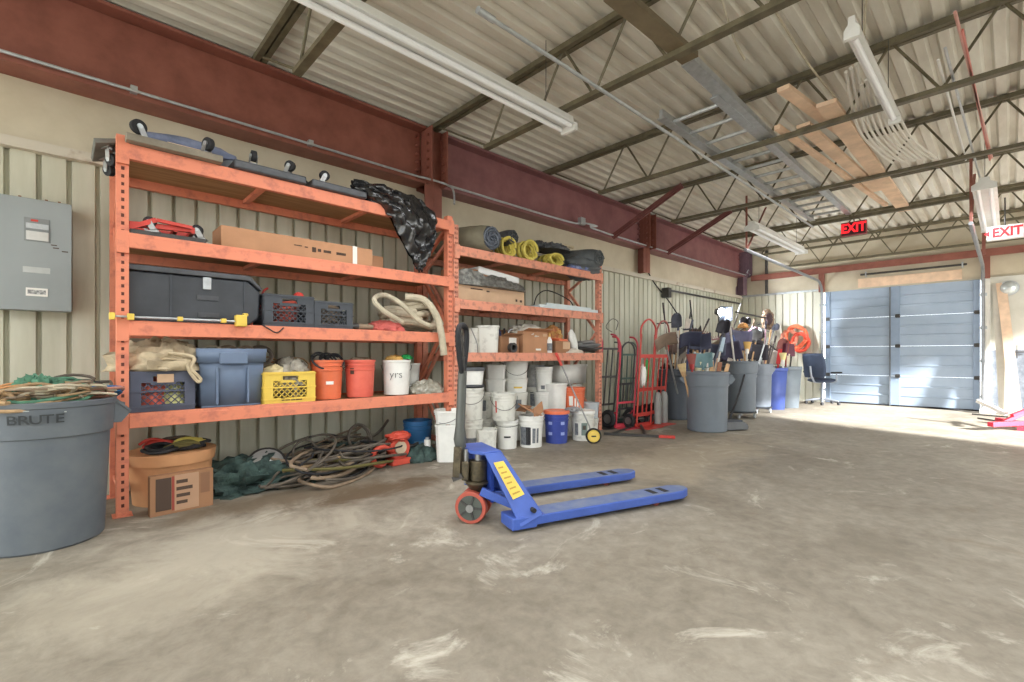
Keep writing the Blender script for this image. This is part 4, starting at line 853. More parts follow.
# third shelf (K2)
x0, x1 = aty(432, 290, 3.98).x, aty(523, 290, 3.98).x
x0 = max(x0, 2.95)
carton('long_carton', 'long cardboard box on middle shelf of right rack, beneath silver junk', (x0, 3.96, K2), (x1, 4.35, K2 + 0.17), CARD3, marks=[(0.42, 0.46, 0.72, 0.80, PRINT), (0.86, 0.885, 0.3, 0.45, PRINT), (0.93, 0.96, 0.28, 0.42, PRINT), (0.2, 0.36, 0.80, 0.86, PRINT)])
carton('short_carton', 'worn tan box on top of the long box, left side', (x0 + 0.05, 4.0, K2 + 0.17), (x0 + 0.62, 4.3, K2 + 0.36), CARD2)
cloth_heap('crumpled_wrap', 'grey crumpled plastic wrap on the long box at left', 'wrap', (x0 + 0.2, 3.99, K2 + 0.17), (0.25, 0.06, 0.14), mat('wrap_grey', (150, 150, 144), 0.4, c2=(80, 80, 78), scale=18), 36, 0.4, flatz=0.0)
cloth_heap('crumpled_wrap', 'dark crumpled foil wrap on the long box at right', 'wrap', (x1 - 0.42, 4.02, K2 + 0.17), (0.38, 0.11, 0.12), mat('foil_dark', (120, 118, 112), 0.35, c2=(70, 68, 64), scale=22), 37, 0.4, flatz=0.0)
o = MB().box((0, 0, 0), (0.62, 0.26, 0.075)).build('foam_slab', mat('foam_white', (222, 222, 220), 0.8, var=0.05), loc=(x1 - 0.36, 4.12, K2 + 0.335), rot=(0, 0.10, 0), bevel=0.01); tag(o, 'white foam slab lying above the foil wrap', 'foam slab')
x2, x3 = aty(537, 305, 3.95).x, aty(595, 305, 3.95).x
for k in range(2):
    o = MB().box((0, 0, 0), ((x3 - x2) * (1 - 0.2 * k), 0.3, 0.02)).box((0, -0.14, 0.012), ((x3 - x2) * (1 - 0.2 * k), 0.015, 0.03)).build('diffuser_sheet', mat('panel_pale', (204, 214, 216), 0.4, var=0.06), loc=((x2 + x3) / 2 + 0.05 * k, 4.05 + 0.06 * k, K2 + 0.016 + 0.035 * k), rot=(0, 0, 0.03 * k)); tag(o, ('pale flat light diffuser panel, lower of two on right rack', 'pale flat light diffuser panel, upper of two on right rack')[k], 'panel')
hose_path('bent_rod', 'thin black hoop arching above the pale panels', 'rod', [(x2 + 0.3, 4.3, K2 + 0.05), (x2 + 0.38, 4.3, K2 + 0.22), (x2 + 0.6, 4.3, K2 + 0.3), (x3 - 0.12, 4.3, K2 + 0.2), (x3 - 0.03, 4.3, K2 + 0.06)], 0.008, RUBBER)
# shelf at eye level (K1)
sx = lambda px, Y: aty(px, 340, Y).x
bucket('bucket', 'white square pail on eye level shelf behind the jack handle', sx(488, 4.03), 4.03, K1, WHITEW, 0.30, 0.125, None, sq=0.8, rz=-0.75, rings=False, handle=(0.3, 0.12))
bucket('bucket', 'clear white pail on eye level shelf left of the square pail', sx(474, 4.12), 4.15, K1, WHITEW, 0.27, 0.12, None)
hose_path('wire_stand', 'thin steel rod leaning beside the clear pail at eye level', 'rod', [(sx(471, 3.95), 3.95, K1 + 0.26), (sx(477, 3.9), 3.9, K1 + 0.1), (sx(479, 3.88), 3.9, K1)], 0.006, STEEL)
x0, x1 = sx(499, 3.96), sx(517, 3.96)
carton('open_carton', 'small open brown box of tape and tools on eye level shelf', (x0, 3.93, K1), (x1, 4.2, K1 + 0.19), CARD2, open_top=True, marks=[(0.45, 0.85, 0.45, 0.9, LABELW)])
o = MB().lathe([(0.035, 0), (0.055, 0), (0.055, 0.05), (0.035, 0.05), (0.035, 0)], n=20).build('tape_roll', DKSTEEL, loc=(x0 + 0.11, 3.86 + 0.02, K1 + 0.058), rot=(PI / 2, 0, 0)); tag(o, 'round dark tape roll in front of the small open brown box', 'tape roll')
for k in range(3): hose_path('hand_tool', ('dark blue plier handle sticking out of the small brown box, left', 'black handle sticking out of the small brown box, middle', 'grey handle sticking out of the small brown box, right')[k], 'tool', [(x0 + 0.06 + 0.05 * k, 4.0, K1 + 0.1), (x0 + 0.03 + 0.07 * k, 3.98, K1 + 0.24), (x0 - 0.05 + 0.13 * k, 3.96, K1 + 0.27)], 0.013, (mat('tool_navy', (50, 56, 96), 0.5), RUBBER, STEEL)[k])
carton('open_carton', 'large tan cardboard box with wrapped bag inside at eye level', (sx(520, 4.0), 3.95, K1), (sx(545, 4.0), 4.33, K1 + 0.26), CARD, open_top=True, marks=[(0.5, 0.7, 0.12, 0.2, LABELW), (0.78, 0.95, 0.78, 0.9, CARD3)])
cloth_heap('plastic_wrap_bag', 'pale translucent bag bulging out of the large tan box', 'bag', (sx(530, 4.05), 4.12, K1 + 0.24), (0.22, 0.15, 0.10), mat('pale_film', (206, 200, 188), 0.35, var=0.15, spec=0.7), 38, 0.35, flatz=-0.2)
t = thing('spray_bottle', 'white and grey spray bottle with orange cap beside the tan box', 'bottle', (sx(549.5, 3.94), 3.94, K1))
MB().lathe([(0, 0), (0.032, 0), (0.034, 0.1), (0.032, 0.16), (0.018, 0.185), (0.014, 0.2), (0, 0.2)], n=18).build('body', LABELW, t); MB().lathe([(0.0335, 0.03), (0.0355, 0.03), (0.0355, 0.12), (0.0335, 0.12)], n=18).build('label', GREYLBL, t); MB().cyl((0, 0, 0.2), (0, 0, 0.245), 0.02, 0.014, n=12).build('cap', mat('cap_amber', (216, 164, 90), 0.5), t)
cloth_heap('yellow_funnel', 'amber and red clutter piled behind the spray bottle', 'clutter', (sx(552, 4.15), 4.15, K1 + 0.2), (0.13, 0.10, 0.13), mat('amber_clutter', (206, 166, 96), 0.7, c2=(170, 90, 66), scale=12), 39, 0.4, flatz=-0.2)
carton('open_carton', 'small brown box with orange lid at eye level beside the bottle', (sx(554, 3.95), 3.92, K1), (sx(568, 3.95), 4.15, K1 + 0.15), CARD2, marks=[(0.5, 1.0, 0.35, 0.95, CARD3)])
o = MB().box((0, 0, 0), (0.2, 0.2, 0.035)).build('orange_disc', ORANGEP, loc=(sx(560, 3.98), 4.03, K1 + 0.17), bevel=0.008, rot=(0.05, 0.05, 0.1)); tag(o, 'bright orange lid lying on the small brown box', 'lid')
o = MB().blob((0, 0, 0), (0.06, 0.05, 0.17), 0.15, 2, 5).build('white_bag', WHITEP, loc=(sx(573, 4.0), 4.0, K1 + 0.15), rot=(0, -0.35, 0)); tag(o, 'white plastic jug leaning beside the orange lid', 'jug')
cloth_heap('paper_wrap', 'crumpled pale paper on eye level shelf before the jug', 'paper', (sx(573, 3.95), 3.95, K1), (0.17, 0.07, 0.05), mat('paper_pale', (206, 196, 182), 0.8, var=0.1), 41, 0.3, flatz=0.0)
for k in range(3): coil('strap_coil', ('dark grey strap loops at far end of eye level shelf, bottom', 'grey strap loops at far end of eye level shelf, middle', 'light grey strap loops at far end of eye level shelf, top')[k], 'strap', (sx(589, 4.0) - 0.03 * k, 4.02, K1 + 0.045 * k), 0.22 - 0.03 * k, 0.11, 2.2, 0.017, (DKSTEEL, mat('strap_grey', (112, 112, 112), 0.7), STEEL)[k], 100 + k, 0.02, 0.2)
# ================================================================ BUCKETS UNDER THE RIGHT RACK
BG = 'buckets under the right rack'
def bxy(px, Y): return aty(px, 400, Y).x
camdir = lambda x, y: math.atan2(-y, -x)
def stack(px, Y, items, z=0.0, jx=0.0):
    x = bxy(px, Y); out = []
    for k, it in enumerate(items):
        hgt, r, m, label, opt = it
        a = camdir(x, Y); kw = dict(opt)
        mk = kw.pop('mk', None); hd = kw.pop('hd', None)
        if mk: mk = [(a + q[0], a + q[1], q[2], q[3], q[4]) for q in mk]
        if hd: hd = (a - PI / 2 + hd[0], hd[1])
        o = bucket('bucket', label, x + jx * k, Y, z, m, hgt, r, BG, marks=mk, handle=hd, **kw)
        z += hgt + 0.004; out.append(o)
    return out
W1_, W2_ = WHITEW, WHITEP
sq = dict(sq=0.85, rings=False)
stack(449, 3.97 - 0.17, [(0.36, 0.128, W2_, 'white square pail on the floor nearest the left rack, under a nested one', dict(sq=0.85, rings=False, rz=-0.7)), (0.13, 0.135, W2_, 'white square pail nested on top of the one nearest the left rack', dict(sq=0.85, rings=True, rz=-0.7, hd=(0.2, 0.1)))])
stack(471, 4.0, [(0.34, 0.125, W1_, 'white pail at the bottom of the column directly behind the jack handle', dict(mk=[(-0.5, 0.5, 0.1, 0.45, GREYLBL)])), (0.335, 0.135, W1_, 'white pail second from bottom in the column behind the jack handle', dict(hd=(0, 0.12))), (0.03, 0.14, BLACKP, 'thin black lid between pails behind the jack handle', dict(rings=False)), (0.165, 0.14, W2_, 'short white square pail topping the column behind the jack handle', dict(sq=0.85, rings=False, rz=-0.7, lid=BLACKP, mk=[(0.1, 0.25, 0.3, 0.6, PRINT)]))])
stack(487, 3.83, [(0.245, 0.105, W1_, 'small white square pail with yellow print low in front of the others', dict(sq=0.85, rings=False, rz=-0.75, mk=[(-0.5, 0.5, 0.04, 0.2, YELLOWP), (-0.2, 0.3, 0.35, 0.7, GREYLBL)]))])
stack(507, 3.86, [(0.31, 0.12, W2_, 'white bucket with dark scrawl standing left of the black label bucket', dict(mk=[(-0.3, 0.35, 0.4, 0.46, INK)], hd=(0, 0.02))), (0.30, 0.138, W1_, 'white bucket with red mark stacked left of the black label bucket', dict(mk=[(-0.75, -0.6, 0.3, 0.75, REDM)], hd=(0.1, 0.14)))], jx=-0.05)
stack(483, 4.22, [(0.3, 0.12, W1_, 'grey white bucket at the floor in the shadow behind the square pails', {}), (0.3, 0.125, W1_, 'dirty white bucket second in the shadowed column behind the square pails', dict(mk=[(-0.3, 0.3, 0.3, 0.7, GREYLBL)]))])
stack(495.5, 4.24, [(0.31, 0.12, W1_, 'bottom bucket of the tall column by the square pails', {}), (0.26, 0.12, W1_, 'second bucket of the tall column by the square pails', {}), (0.165, 0.12, W2_, 'third pail of the tall column by the square pails, worn label', dict(sq=0.85, rings=False, rz=-0.7, mk=[(-0.2, 0.35, 0.2, 0.8, GREYLBL)])), (0.165, 0.122, W2_, 'topmost pail of the tall column, grey print on its side', dict(sq=0.85, rings=False, rz=-0.7, mk=[(-0.4, 0.4, 0.35, 0.75, GREYLBL)]))])
stack(516, 4.18, [(0.3, 0.13, W1_, 'bottom bucket of the tallest column behind the black label bucket', {}), (0.27, 0.14, W1_, 'middle bucket of the tallest column, grey label', dict(mk=[(-0.1, 0.5, 0.3, 0.7, GREYLBL)])), (0.17, 0.145, W2_, 'nested white bucket with yellow line in the tallest column', dict(mk=[(-0.2, 0.6, 0.3, 0.42, YELLOWP)])), (0.215, 0.15, W2_, 'highest white bucket of all, touching the beam, wire handle drooping', dict(hd=(0.1, 0.15)))])
stack(534, 4.3, [(0.31, 0.13, W1_, 'bottom bucket of the column behind the cardboard scrap', {}), (0.3, 0.13, W1_, 'middle bucket of the column behind the cardboard scrap', dict(mk=[(-0.4, 0.4, 0.2, 0.8, GREYLBL)])), (0.28, 0.135, mat('dim_pail', (178, 180, 178), 0.5, c2=(128, 130, 132), scale=14), 'grey topmost bucket of the column behind the cardboard scrap', {})])
stack(544, 4.12, [(0.33, 0.125, W1_, 'bottom white bucket behind the blue bucket, left', {}), (0.23, 0.13, W2_, 'white bucket rising behind the left edge of the blue bucket', {}), (0.31, 0.11, W2_, 'tall white pail second row above the blue bucket, hard against the wall side', dict(mk=[(-0.4, 0.1, 0.1, 0.25, GREYLBL)]))])
stack(555, 4.0, [(0.33, 0.125, W1_, 'bottom white bucket behind the blue bucket, right', {}), (0.335, 0.13, W2_, 'white pail with small grey label above the orange lidded blue bucket', dict(sq=0.6, rings=False, mk=[(0.0, 0.5, 0.2, 0.5, GREYLBL)]))])
stack(572, 4.3, [(0.31, 0.14, W1_, 'bottom bucket behind the orange bucket by the wall', {}), (0.31, 0.14, W1_, 'second bucket behind the orange bucket by the wall', {})])
x = bxy(566, 4.28); t = thing('white_bin', 'wide white bin lying high up behind the orange bucket', 'bin', (x, 4.28, 0.64))
box_ring(MB(), 0.27, 0.13, 0.285, 0.14, 0.0, 0.25).b2((-0.27, -0.13, 0), (0.27, 0.13, 0.01)).build('body', WHITEP, t, solid=0.006); MB().b2((-0.295, -0.15, 0.235), (0.295, -0.138, 0.26)).build('rim', WHITEP, t)
stack(574, 3.88, [(0.345, 0.135, W1_, 'white bucket on the floor beneath the orange bucket', {}), (0.265, 0.14, ORANGEP, 'bright orange bucket with white printing stacked under the right rack', dict(mk=[(-0.5, -0.1, 0.15, 0.6, LABELW), (0.05, 0.2, 0.1, 0.5, LABELW), (0.3, 0.45, 0.1, 0.45, LABELW)]))])
stack(590, 3.82, [(0.2, 0.11, W1_, 'white bucket on the floor beside the far post', {}), (0.2, 0.115, mat('dim_pail2', (186, 192, 196), 0.5, var=0.1), 'pale grey bucket stacked beside the far post of the right rack', {})])
# front row
stack(531, 3.74, [(0.35, 0.138, W2_, 'white bucket with large black label and cardboard on top', dict(mk=[(-1.1, -0.1, 0.08, 0.66, GREYLBL), (-0.45, -0.02, 0.1, 0.65, INK), (0.12, 0.4, 0.15, 0.62, GREYLBL), (0.5, 0.7, 0.15, 0.62, GREYLBL)]))])
t = thing('cardboard_scrap', 'crumpled brown cardboard scrap on the black label bucket', 'cardboard', (bxy(530, 3.75), 3.75, 0.355))
MB().box((0, -0.02, 0.05), (0.24, 0.22, 0.012), Matrix.Rotation(0.35, 3, 'Y') @ Matrix.Rotation(0.3, 3, 'X')).build('sheet', CARD, t); MB().box((0.03, -0.1, 0.055), (0.22, 0.012, 0.12), Matrix.Rotation(0.3, 3, 'Z') @ Matrix.Rotation(-0.3, 3, 'Y')).build('flap', CARD, t); MB().box((-0.05, 0.05, 0.07), (0.12, 0.14, 0.01), Matrix.Rotation(-0.45, 3, 'Y')).build('flap', CARD2, t)
bb_ = stack(556.5, 3.70, [(0.36, 0.143, BLUEP, 'blue bucket with white lettering and orange lid', dict(lid=ORANGEP))])[0]
a = camdir(bxy(556.5, 3.70), 3.70)
for q, s_, sz in ((-0.55, 'SW', 0.06), (0.55, 'SW', 0.06)):
    for k in range(3): MB().grid(5, 2, lambda u, v, q=q, k=k: Vector((math.cos(a + q - 0.18 + 0.36 * u) * 0.139, math.sin(a + q - 0.18 + 0.36 * u) * 0.139, 0.10 + 0.06 * k + 0.035 * v))).build('print', mat('pale_print', (150, 164, 214), 0.6, var=0), bb_) if k != 1 else None
stack(582.5, 3.60, [(0.34, 0.14, WHITEW, 'white bucket with grey print standing behind the measuring wheel', dict(mk=[(-0.75, -0.4, 0.2, 0.62, GREYLBL), (-0.1, 0.45, 0.2, 0.64, mat('label_green', (120, 136, 130), 0.6)), (0.0, 0.3, 0.4, 0.55, PRINT)], lid=WHITEP))])
cloth_heap('grey_rag', 'grey rag on the lid of the white bucket beside the orange one', 'rag', (bxy(573, 3.62), 3.62, 0.36), (0.10, 0.07, 0.04), mat('rag_grey', (150, 150, 152), 0.8, var=0.3), 45, 0.4, flatz=0.0)
# measuring wheel
p = atz(593.5, 443.5, 0.0); hp = aty(556, 353, 3.84)
t = thing('measuring_wheel', 'measuring wheel with yellow hub and red grip leaning on the right rack', 'measuring wheel', p)
c = Vector((0, 0, 0.088)); ax = Vector((-0.72, -0.70, 0)).normalized()
pts = [c + Vector((ax.y, -ax.x, 0)) * math.cos(2 * PI * k / 28) * 0.08 + Vector((0, 0, 1)) * math.sin(2 * PI * k / 28) * 0.08 for k in range(28)]
MB().tube(pts, 0.013, n=8, closed=True).build('tyre', RUBBER, t); MB().cyl(c - ax * 0.012, c + ax * 0.02, 0.07, n=26).build('hub', YELLOWP, t)
MB().cyl(c + ax * 0.021, c + ax * 0.0225, 0.055, n=20).build('hub_ring', mat('hub_yellow_pale', (232, 202, 100), 0.5), t); MB().box(c + ax * 0.024, (0.05, 0.006, 0.012), rotz(math.atan2(ax.y, ax.x) + PI / 2)).build('print', INK, t)
he = hp - p; MB().tube([c + Vector((0.0, 0.03, 0)), c + Vector((-0.03, 0.04, 0.12)), he * 0.85 + c * 0.15], 0.009, n=8).build('shaft', STEEL, t); MB().cyl(he * 0.84 + c * 0.16, he, 0.017, n=10).build('grip', REDM, t)

# ================================================================ PALLET JACK
jo = Vector((1.85, 2.36, 0)); ja = math.radians(-17.7)
t = thing('pallet_jack', 'blue hydraulic pallet jack standing on the bare concrete floor', 'pallet jack', jo, ja)
def fork(n0, n1):
    w = n1 - n0; q = MB(); x0, x1, xt = 0.14, 1.46, 1.56
    poly = [(x0, n0), (x1, n0), (xt - 0.02, n0 + w * 0.25), (xt, n0 + w * 0.5), (xt - 0.02, n1 - w * 0.25), (x1, n1), (x0, n1)]
    q.prism(poly, (0, 0, 0.030), (1, 0, 0), (0, 1, 0), (0, 0, 0.055)); f = q.build('fork', JACKB, t, bevel=0.006)
    q = MB(); q.prism([(x0 + 0.22, n0 + 0.008), (x1, n0 + 0.008), (xt - 0.025, n0 + w * 0.27), (xt - 0.008, n0 + w * 0.5), (xt - 0.025, n1 - w * 0.27), (x1, n1 - 0.008), (x0 + 0.22, n1 - 0.008)], (0, 0, 0.0855), (1, 0, 0), (0, 1, 0), (0, 0, 0.001)); q.build('worn_top', JACKT, f)
    for xx in (1.22, 1.32): MB().b2((xx, n0 + 0.035, 0.086), (xx + 0.045, n1 - 0.035, 0.0875)).build('slot', RUBBER, f)
    MB().cyl((1.25, n0 + 0.04, 0.036), (1.25, n1 - 0.04, 0.036), 0.036, n=16).build('load_roller', mat('roller', (150, 80, 70), 0.5), f)
fork(-0.37, -0.205); fork(0.185, 0.35)
# heel: sloping legs from the head plate to each fork
def plate(ps, th, name, m, par=t):
    ps = [Vector(p) for p in ps]; nrm = (ps[1] - ps[0]).cross(ps[2] - ps[0]).normalized() * th; n = len(ps)
    return MB().add(ps + [p + nrm for p in ps], [tuple(range(n)), tuple(reversed(range(n, 2 * n)))] + [(i, (i + 1) % n, n + (i + 1) % n, n + i)[::-1] for i in range(n)]).build(name, m, par, bevel=0.003)
for s, n0, n1 in ((-1, -0.37, -0.205), (1, 0.35, 0.185)):
    th = 0.012
    lg = plate([(0.19, n0, 0.03), (0.33, n0, 0.085), (0.155, s * 0.16 , 0.43), (0.05, s * 0.16, 0.43)], th, 'side_plate', JACKB)
    plate([(0.33, n0, 0.085), (0.33, n1, 0.085), (0.165, s * 0.05, 0.43), (0.155, s * 0.16, 0.43)], th, 'front_plate', JACKB)
    MB().cyl((0.275, n0 + s * 0.012, 0.12), (0.275, n0 + s * 0.03 * -1, 0.12), 0.014, n=14).build('pivot_hole', RUBBER, t)
    MB().bar((0.04, s * 0.13, 0.20), (0.26, s * 0.25, 0.10), 0.03, 0.05).build('lift_link', JACKB, t, bevel=0.004)
    MB().b2((0.14, min(n0, n1), 0.018), (0.30, max(n0, n1), 0.085)).build('heel', JACKB, t, bevel=0.006)
MB().b2((0.10, -0.155, 0.13), (0.115, 0.155, 0.42)).build('back_plate', mat('jack_deep', (36, 62, 140), 0.5, var=0.1), t)
MB().prism([(-0.01, -0.075), (0.05, -0.16), (0.165, -0.16), (0.165, 0.16), (0.05, 0.16), (-0.01, 0.075)], (0, 0, 0.42), (1, 0, 0), (0, 1, 0), (0, 0, 0.022)).build('head_plate', JACKB, t, bevel=0.006)
# yellow warning label on the near sloping plate
A_, B_, C_, D_ = Vector((0.19, -0.37, 0.03)), Vector((0.33, -0.37, 0.085)), Vector((0.155, -0.16, 0.43)), Vector((0.05, -0.16, 0.43))
def bil(u, v): return (A_ * (1 - u) + B_ * u) * (1 - v) + (D_ * (1 - u) + C_ * u) * v
nn_ = (B_ - A_).cross(D_ - A_).normalized(); nn_ = nn_ if nn_.y < 0 else -nn_
lb = MB().grid(8, 12, lambda u, v: bil(0.22 + 0.6 * u, 0.34 + 0.52 * v) + nn_ * 0.019).build('warning_label', YELLOWP, t)
for k in range(6): MB().grid(6, 2, lambda u, v, k=k: bil(0.32 + (0.38 - 0.05 * (k % 3)) * u, 0.39 + 0.075 * k + 0.022 * v) + nn_ * 0.0205).build('print', mat('label_print', (170, 136, 60), 0.7, var=0), lb)
STP = Vector((0.03, -0.04, 0)); STR = rotz(math.radians(-37))
def ST(p): return STR @ (p - Vector((-0.03, 0, 0))) + STP
# steer unit
for s in (-1, 1):
    w = MB().cyl((-0.03, s * 0.035, 0.098), (-0.03, s * 0.085, 0.098), 0.098, n=36).tr(ST).build('steer_wheel', mat('wheel_red', (172, 82, 66), 0.5, var=0.12), t, bevel=0.006)
    MB().cyl((-0.03, s * 0.03, 0.098), (-0.03, s * 0.088, 0.098), 0.076, n=30).tr(ST).build('wheel_disc', mat('wheel_grey', (82, 86, 80), 0.5, 0.3), w)
    MB().cyl((-0.03, s * 0.03, 0.098), (-0.03, s * 0.102, 0.098), 0.024, n=16).tr(ST).build('hub', STEEL, w)
    for k in range(5): MB().bar((-0.03 + 0.02 * math.cos(k * 1.257), s * 0.091, 0.098 + 0.02 * math.sin(k * 1.257)), (-0.03 + 0.072 * math.cos(k * 1.257), s * 0.091, 0.098 + 0.072 * math.sin(k * 1.257)), 0.008, 0.012).tr(ST).build('spoke', DKSTEEL, w)
OIL = mat('oily_metal', (104, 94, 74), 0.35, 0.6, c2=(62, 58, 50), scale=18)
MB().lathe([(0.02, 0.19), (0.04, 0.19), (0.075, 0.235), (0.075, 0.25), (0.05, 0.25)], (-0.01, 0, 0), n=24).tr(ST).build('turntable', OIL, t)
MB().cyl((0.0, 0, 0.25), (0.0, 0, 0.375), 0.052, n=24).tr(ST).build('pump_cylinder', OIL, t, bevel=0.006); MB().cyl((0.0, 0, 0.375), (0.0, 0, 0.42), 0.024, n=16).tr(ST).build('piston', STEEL, t)
MB().b2((-0.10, -0.045, 0.25), (-0.05, 0.045, 0.37)).tr(ST).build('valve_block', OIL, t, bevel=0.008); MB().cyl((-0.075, -0.02, 0.23), (-0.075, -0.02, 0.44), 0.016, n=12).tr(ST).build('pump_plunger', STEEL, t)
for s in (-1, 1): MB().bar((-0.13, s * 0.045, 0.27), (-0.12, s * 0.045, 0.46), 0.016, 0.05).tr(ST).build('handle_yoke', OIL, t, bevel=0.003)
MB().bar((-0.155, -0.04, 0.255), (-0.09, -0.05, 0.285), 0.012, 0.03).tr(ST).build('release_pedal', DKSTEEL, t); MB().cyl((-0.12, -0.06, 0.44), (-0.12, 0.06, 0.44), 0.022, n=14).tr(ST).build('handle_axle', OIL, t)
SH = mat('handle_grey', (88, 90, 86), 0.45, 0.2, var=0.12)
MB().tube([(-0.12, 0, 0.44), (-0.122, 0, 0.5), (-0.12, 0, 0.58), (-0.105, 0, 0.93)], [0.03, 0.04, 0.03, 0.028], n=14).tr(ST).build('handle_shaft', SH, t)
pts = catmull([(-0.105, 0.0, 0.90), (-0.105, -0.055, 1.0), (-0.105, -0.09, 1.12), (-0.105, -0.08, 1.19), (-0.105, -0.03, 1.215), (-0.105, 0.03, 1.215), (-0.105, 0.08, 1.19), (-0.105, 0.09, 1.12), (-0.105, 0.055, 1.0), (-0.105, 0.0, 0.90)], 5)
MB().tube(pts, 0.018, n=10).tr(ST).build('handle_loop', RUBBER, t)
MB().tube([(-0.105, 0, 0.93), (-0.105, 0, 1.08), (-0.105, -0.01, 1.16)], [0.018, 0.010, 0.008], n=8).tr(ST).build('control_lever', DKSTEEL, t); MB().prism([(0, 0.90), (-0.05, 1.02), (0.05, 1.02)], (-0.111, 0, 0), (0, 1, 0), (0, 0, 1), (0.012, 0, 0)).tr(ST).build('loop_gusset', DKSTEEL, t)

# ================================================================ HAND TRUCKS
def hand_truck(label, px, face, m, h=1.25, w=0.34, wr=0.11, lean=0.12, top='loop', name='hand_truck', bars=(0.25, 0.55, 0.85), toe=True, wm=None, wy=None, z0=0.0, panel=None, hr=None):
    p = Vector((px[0], px[1], z0))
    t = thing(name, label, 'hand truck', p, face); R = Matrix.Rotation(lean, 3, 'X')   # local: -Y toward the viewer side, leans back toward +Y
    def T(x, y, z): return R @ Vector((x, y, z - 0.06)) + Vector((0, 0, 0.06))
    r = 0.013
    for s in (-1, 1): MB().tube([T(s * w / 2, 0, 0.02), T(s * w / 2, 0, h * 0.5), T(s * w / 2, 0.0, h * (0.86 if top != 'grips' else 0.82))], r, n=8).build('side_rail', m, t)
    if top == 'loop': MB().tube([T(-w / 2, 0, h * 0.85)] + [T(math.cos(PI - k * PI / 8) * w / 2, 0, h * 0.86 + math.sin(k * PI / 8) * h * 0.14) for k in range(9)] + [T(w / 2, 0, h * 0.85)], r, n=8).build('top_loop', hr or m, t)
    elif top == 'grips':
        for s in (-1, 1): MB().tube(catmull([T(s * w / 2, 0, h * 0.8), T(s * w / 2, 0.01, h * 0.92), T(s * w / 2, 0.07, h * 0.99), T(s * w / 2, 0.16, h)], 4), r, n=8).build('hand_grip', hr or m, t)
    elif top == 'single':
        MB().tube(catmull([T(-w / 2, 0, h * 0.8), T(-w / 2, 0, h * 0.93), T(0, 0.0, h), T(w / 2, 0, h * 0.93), T(w / 2, 0, h * 0.8)], 5), r, n=8).build('top_loop', hr or m, t)
    for z in bars: MB().bar(T(-w / 2, 0, z * h), T(w / 2, 0, z * h), 0.012, 0.05 if h > 1.5 else 0.03).build('cross_bar', m, t)
    for s in (-0.3, 0.3): MB().bar(T(s * w / 2, 0, bars[0] * h), T(s * w / 2, 0, bars[-1] * h), 0.01, 0.02).build('upright_strap', m, t)
    if toe: MB().b2((-w / 2 - 0.02, -0.2, 0.0), (w / 2 + 0.02, 0.02, 0.008)).b2((-w / 2 - 0.02, 0.01, 0.0), (w / 2 + 0.02, 0.016, 0.06)).build('toe_plate', m, t)
    for s in (-1, 1):
        c0 = Vector((s * (w / 2 + 0.03), 0.09, wr)); c1 = Vector((s * (w / 2 + 0.085), 0.09, wr)); mid = (c0 + c1) / 2
        pts = [mid + Vector((0, math.cos(2 * PI * k / 24) * wr * 0.72, math.sin(2 * PI * k / 24) * wr * 0.72)) for k in range(24)]
        wl = MB().tube(pts, wr * 0.28, n=9, closed=True).build('wheel', wm or RUBBER, t); MB().cyl(c0, c1, wr * 0.5, n=18).build('hub', STEEL, wl)
        MB().bar((s * w / 2, 0.01, wr + 0.1), (s * (w / 2 + 0.0), 0.09, wr), 0.02, 0.012).build('axle_bracket', m, t)
    MB().cyl((-w / 2 - 0.09, 0.09, wr), (w / 2 + 0.09, 0.09, wr), 0.009, n=8).build('axle', STEEL, t)
    if panel: MB().bar(T(-w / 2, 0.03, 0.3 * h), T(-w / 2, 0.03, 0.5 * h), 0.02).build('strap', panel, t)
    return t
hand_truck('dark grey hand truck tucked nearest the right rack post', (5.60, 3.98), -0.12, DKSTEEL, 1.32, 0.34, 0.09, 0.10, 'grips', hr=mat('grip_crimson', (190, 70, 90), 0.5))
hand_truck('crimson hand truck with bowed grips and big tyres beside the rack', (5.80, 3.78), -0.15, mat('crimson_steel', (196, 66, 80), 0.45), 1.28, 0.36, 0.13, 0.08, 'grips', bars=(0.28,))
hand_truck('black hand truck squeezed between the crimson one and the tall red pair', (5.98, 3.92), -0.05, mat('truck_black', (66, 66, 68), 0.5), 1.22, 0.34, 0.09, 0.08, 'loop', bars=(0.2, 0.5))
hand_truck('green grey hand truck behind the tall red pair', (6.35, 4.10), -0.1, mat('truck_green', (82, 104, 96), 0.5), 1.22, 0.36, 0.09, 0.06, 'grips')
hand_truck('tall red hand truck with looped top and jug strapped on, left of pair', (6.04, 3.62), -0.06, REDM, 1.54, 0.34, 0.10, 0.06, 'single', bars=(0.12, 0.35, 0.66))
hand_truck('tall red hand truck with dark loop handle beside the cans, right of pair', (6.44, 3.64), -0.06, REDM, 1.54, 0.34, 0.09, 0.08, 'loop', bars=(0.12, 0.35, 0.66), hr=mat('loop_maroon', (160, 84, 78), 0.5))
for (x, y, z, mm, lb) in ((5.99, 3.60, 0.74, LABELW, 'white plastic jug strapped on the left tall red hand truck'), (6.13, 3.62, 0.80, mat('strap_green', (70, 170, 90), 0.6), 'green folded strap hung on the left tall red hand truck')):
    o = MB().blob((0, 0, 0), (0.055, 0.045, 0.16), 0.15, 3, 3).build('hanging_bundle', mm, loc=(x, y, z)); tag(o, lb, 'bundle')
for (x, y, lb) in ((6.40, 3.60, 'left grey cylinder standing at the foot of the right tall red hand truck'), (6.58, 3.60, 'right grey cylinder standing at the foot of the right tall red hand truck')):
    t = thing('gas_cylinder', lb, 'cylinder', (x, y, 0.012)); MB().lathe([(0, 0), (0.05, 0), (0.055, 0.02), (0.055, 0.4), (0.04, 0.45), (0.02, 0.47), (0, 0.47)], n=18).build('body', mat('cyl_grey', (160, 160, 156), 0.5, var=0.1), t)
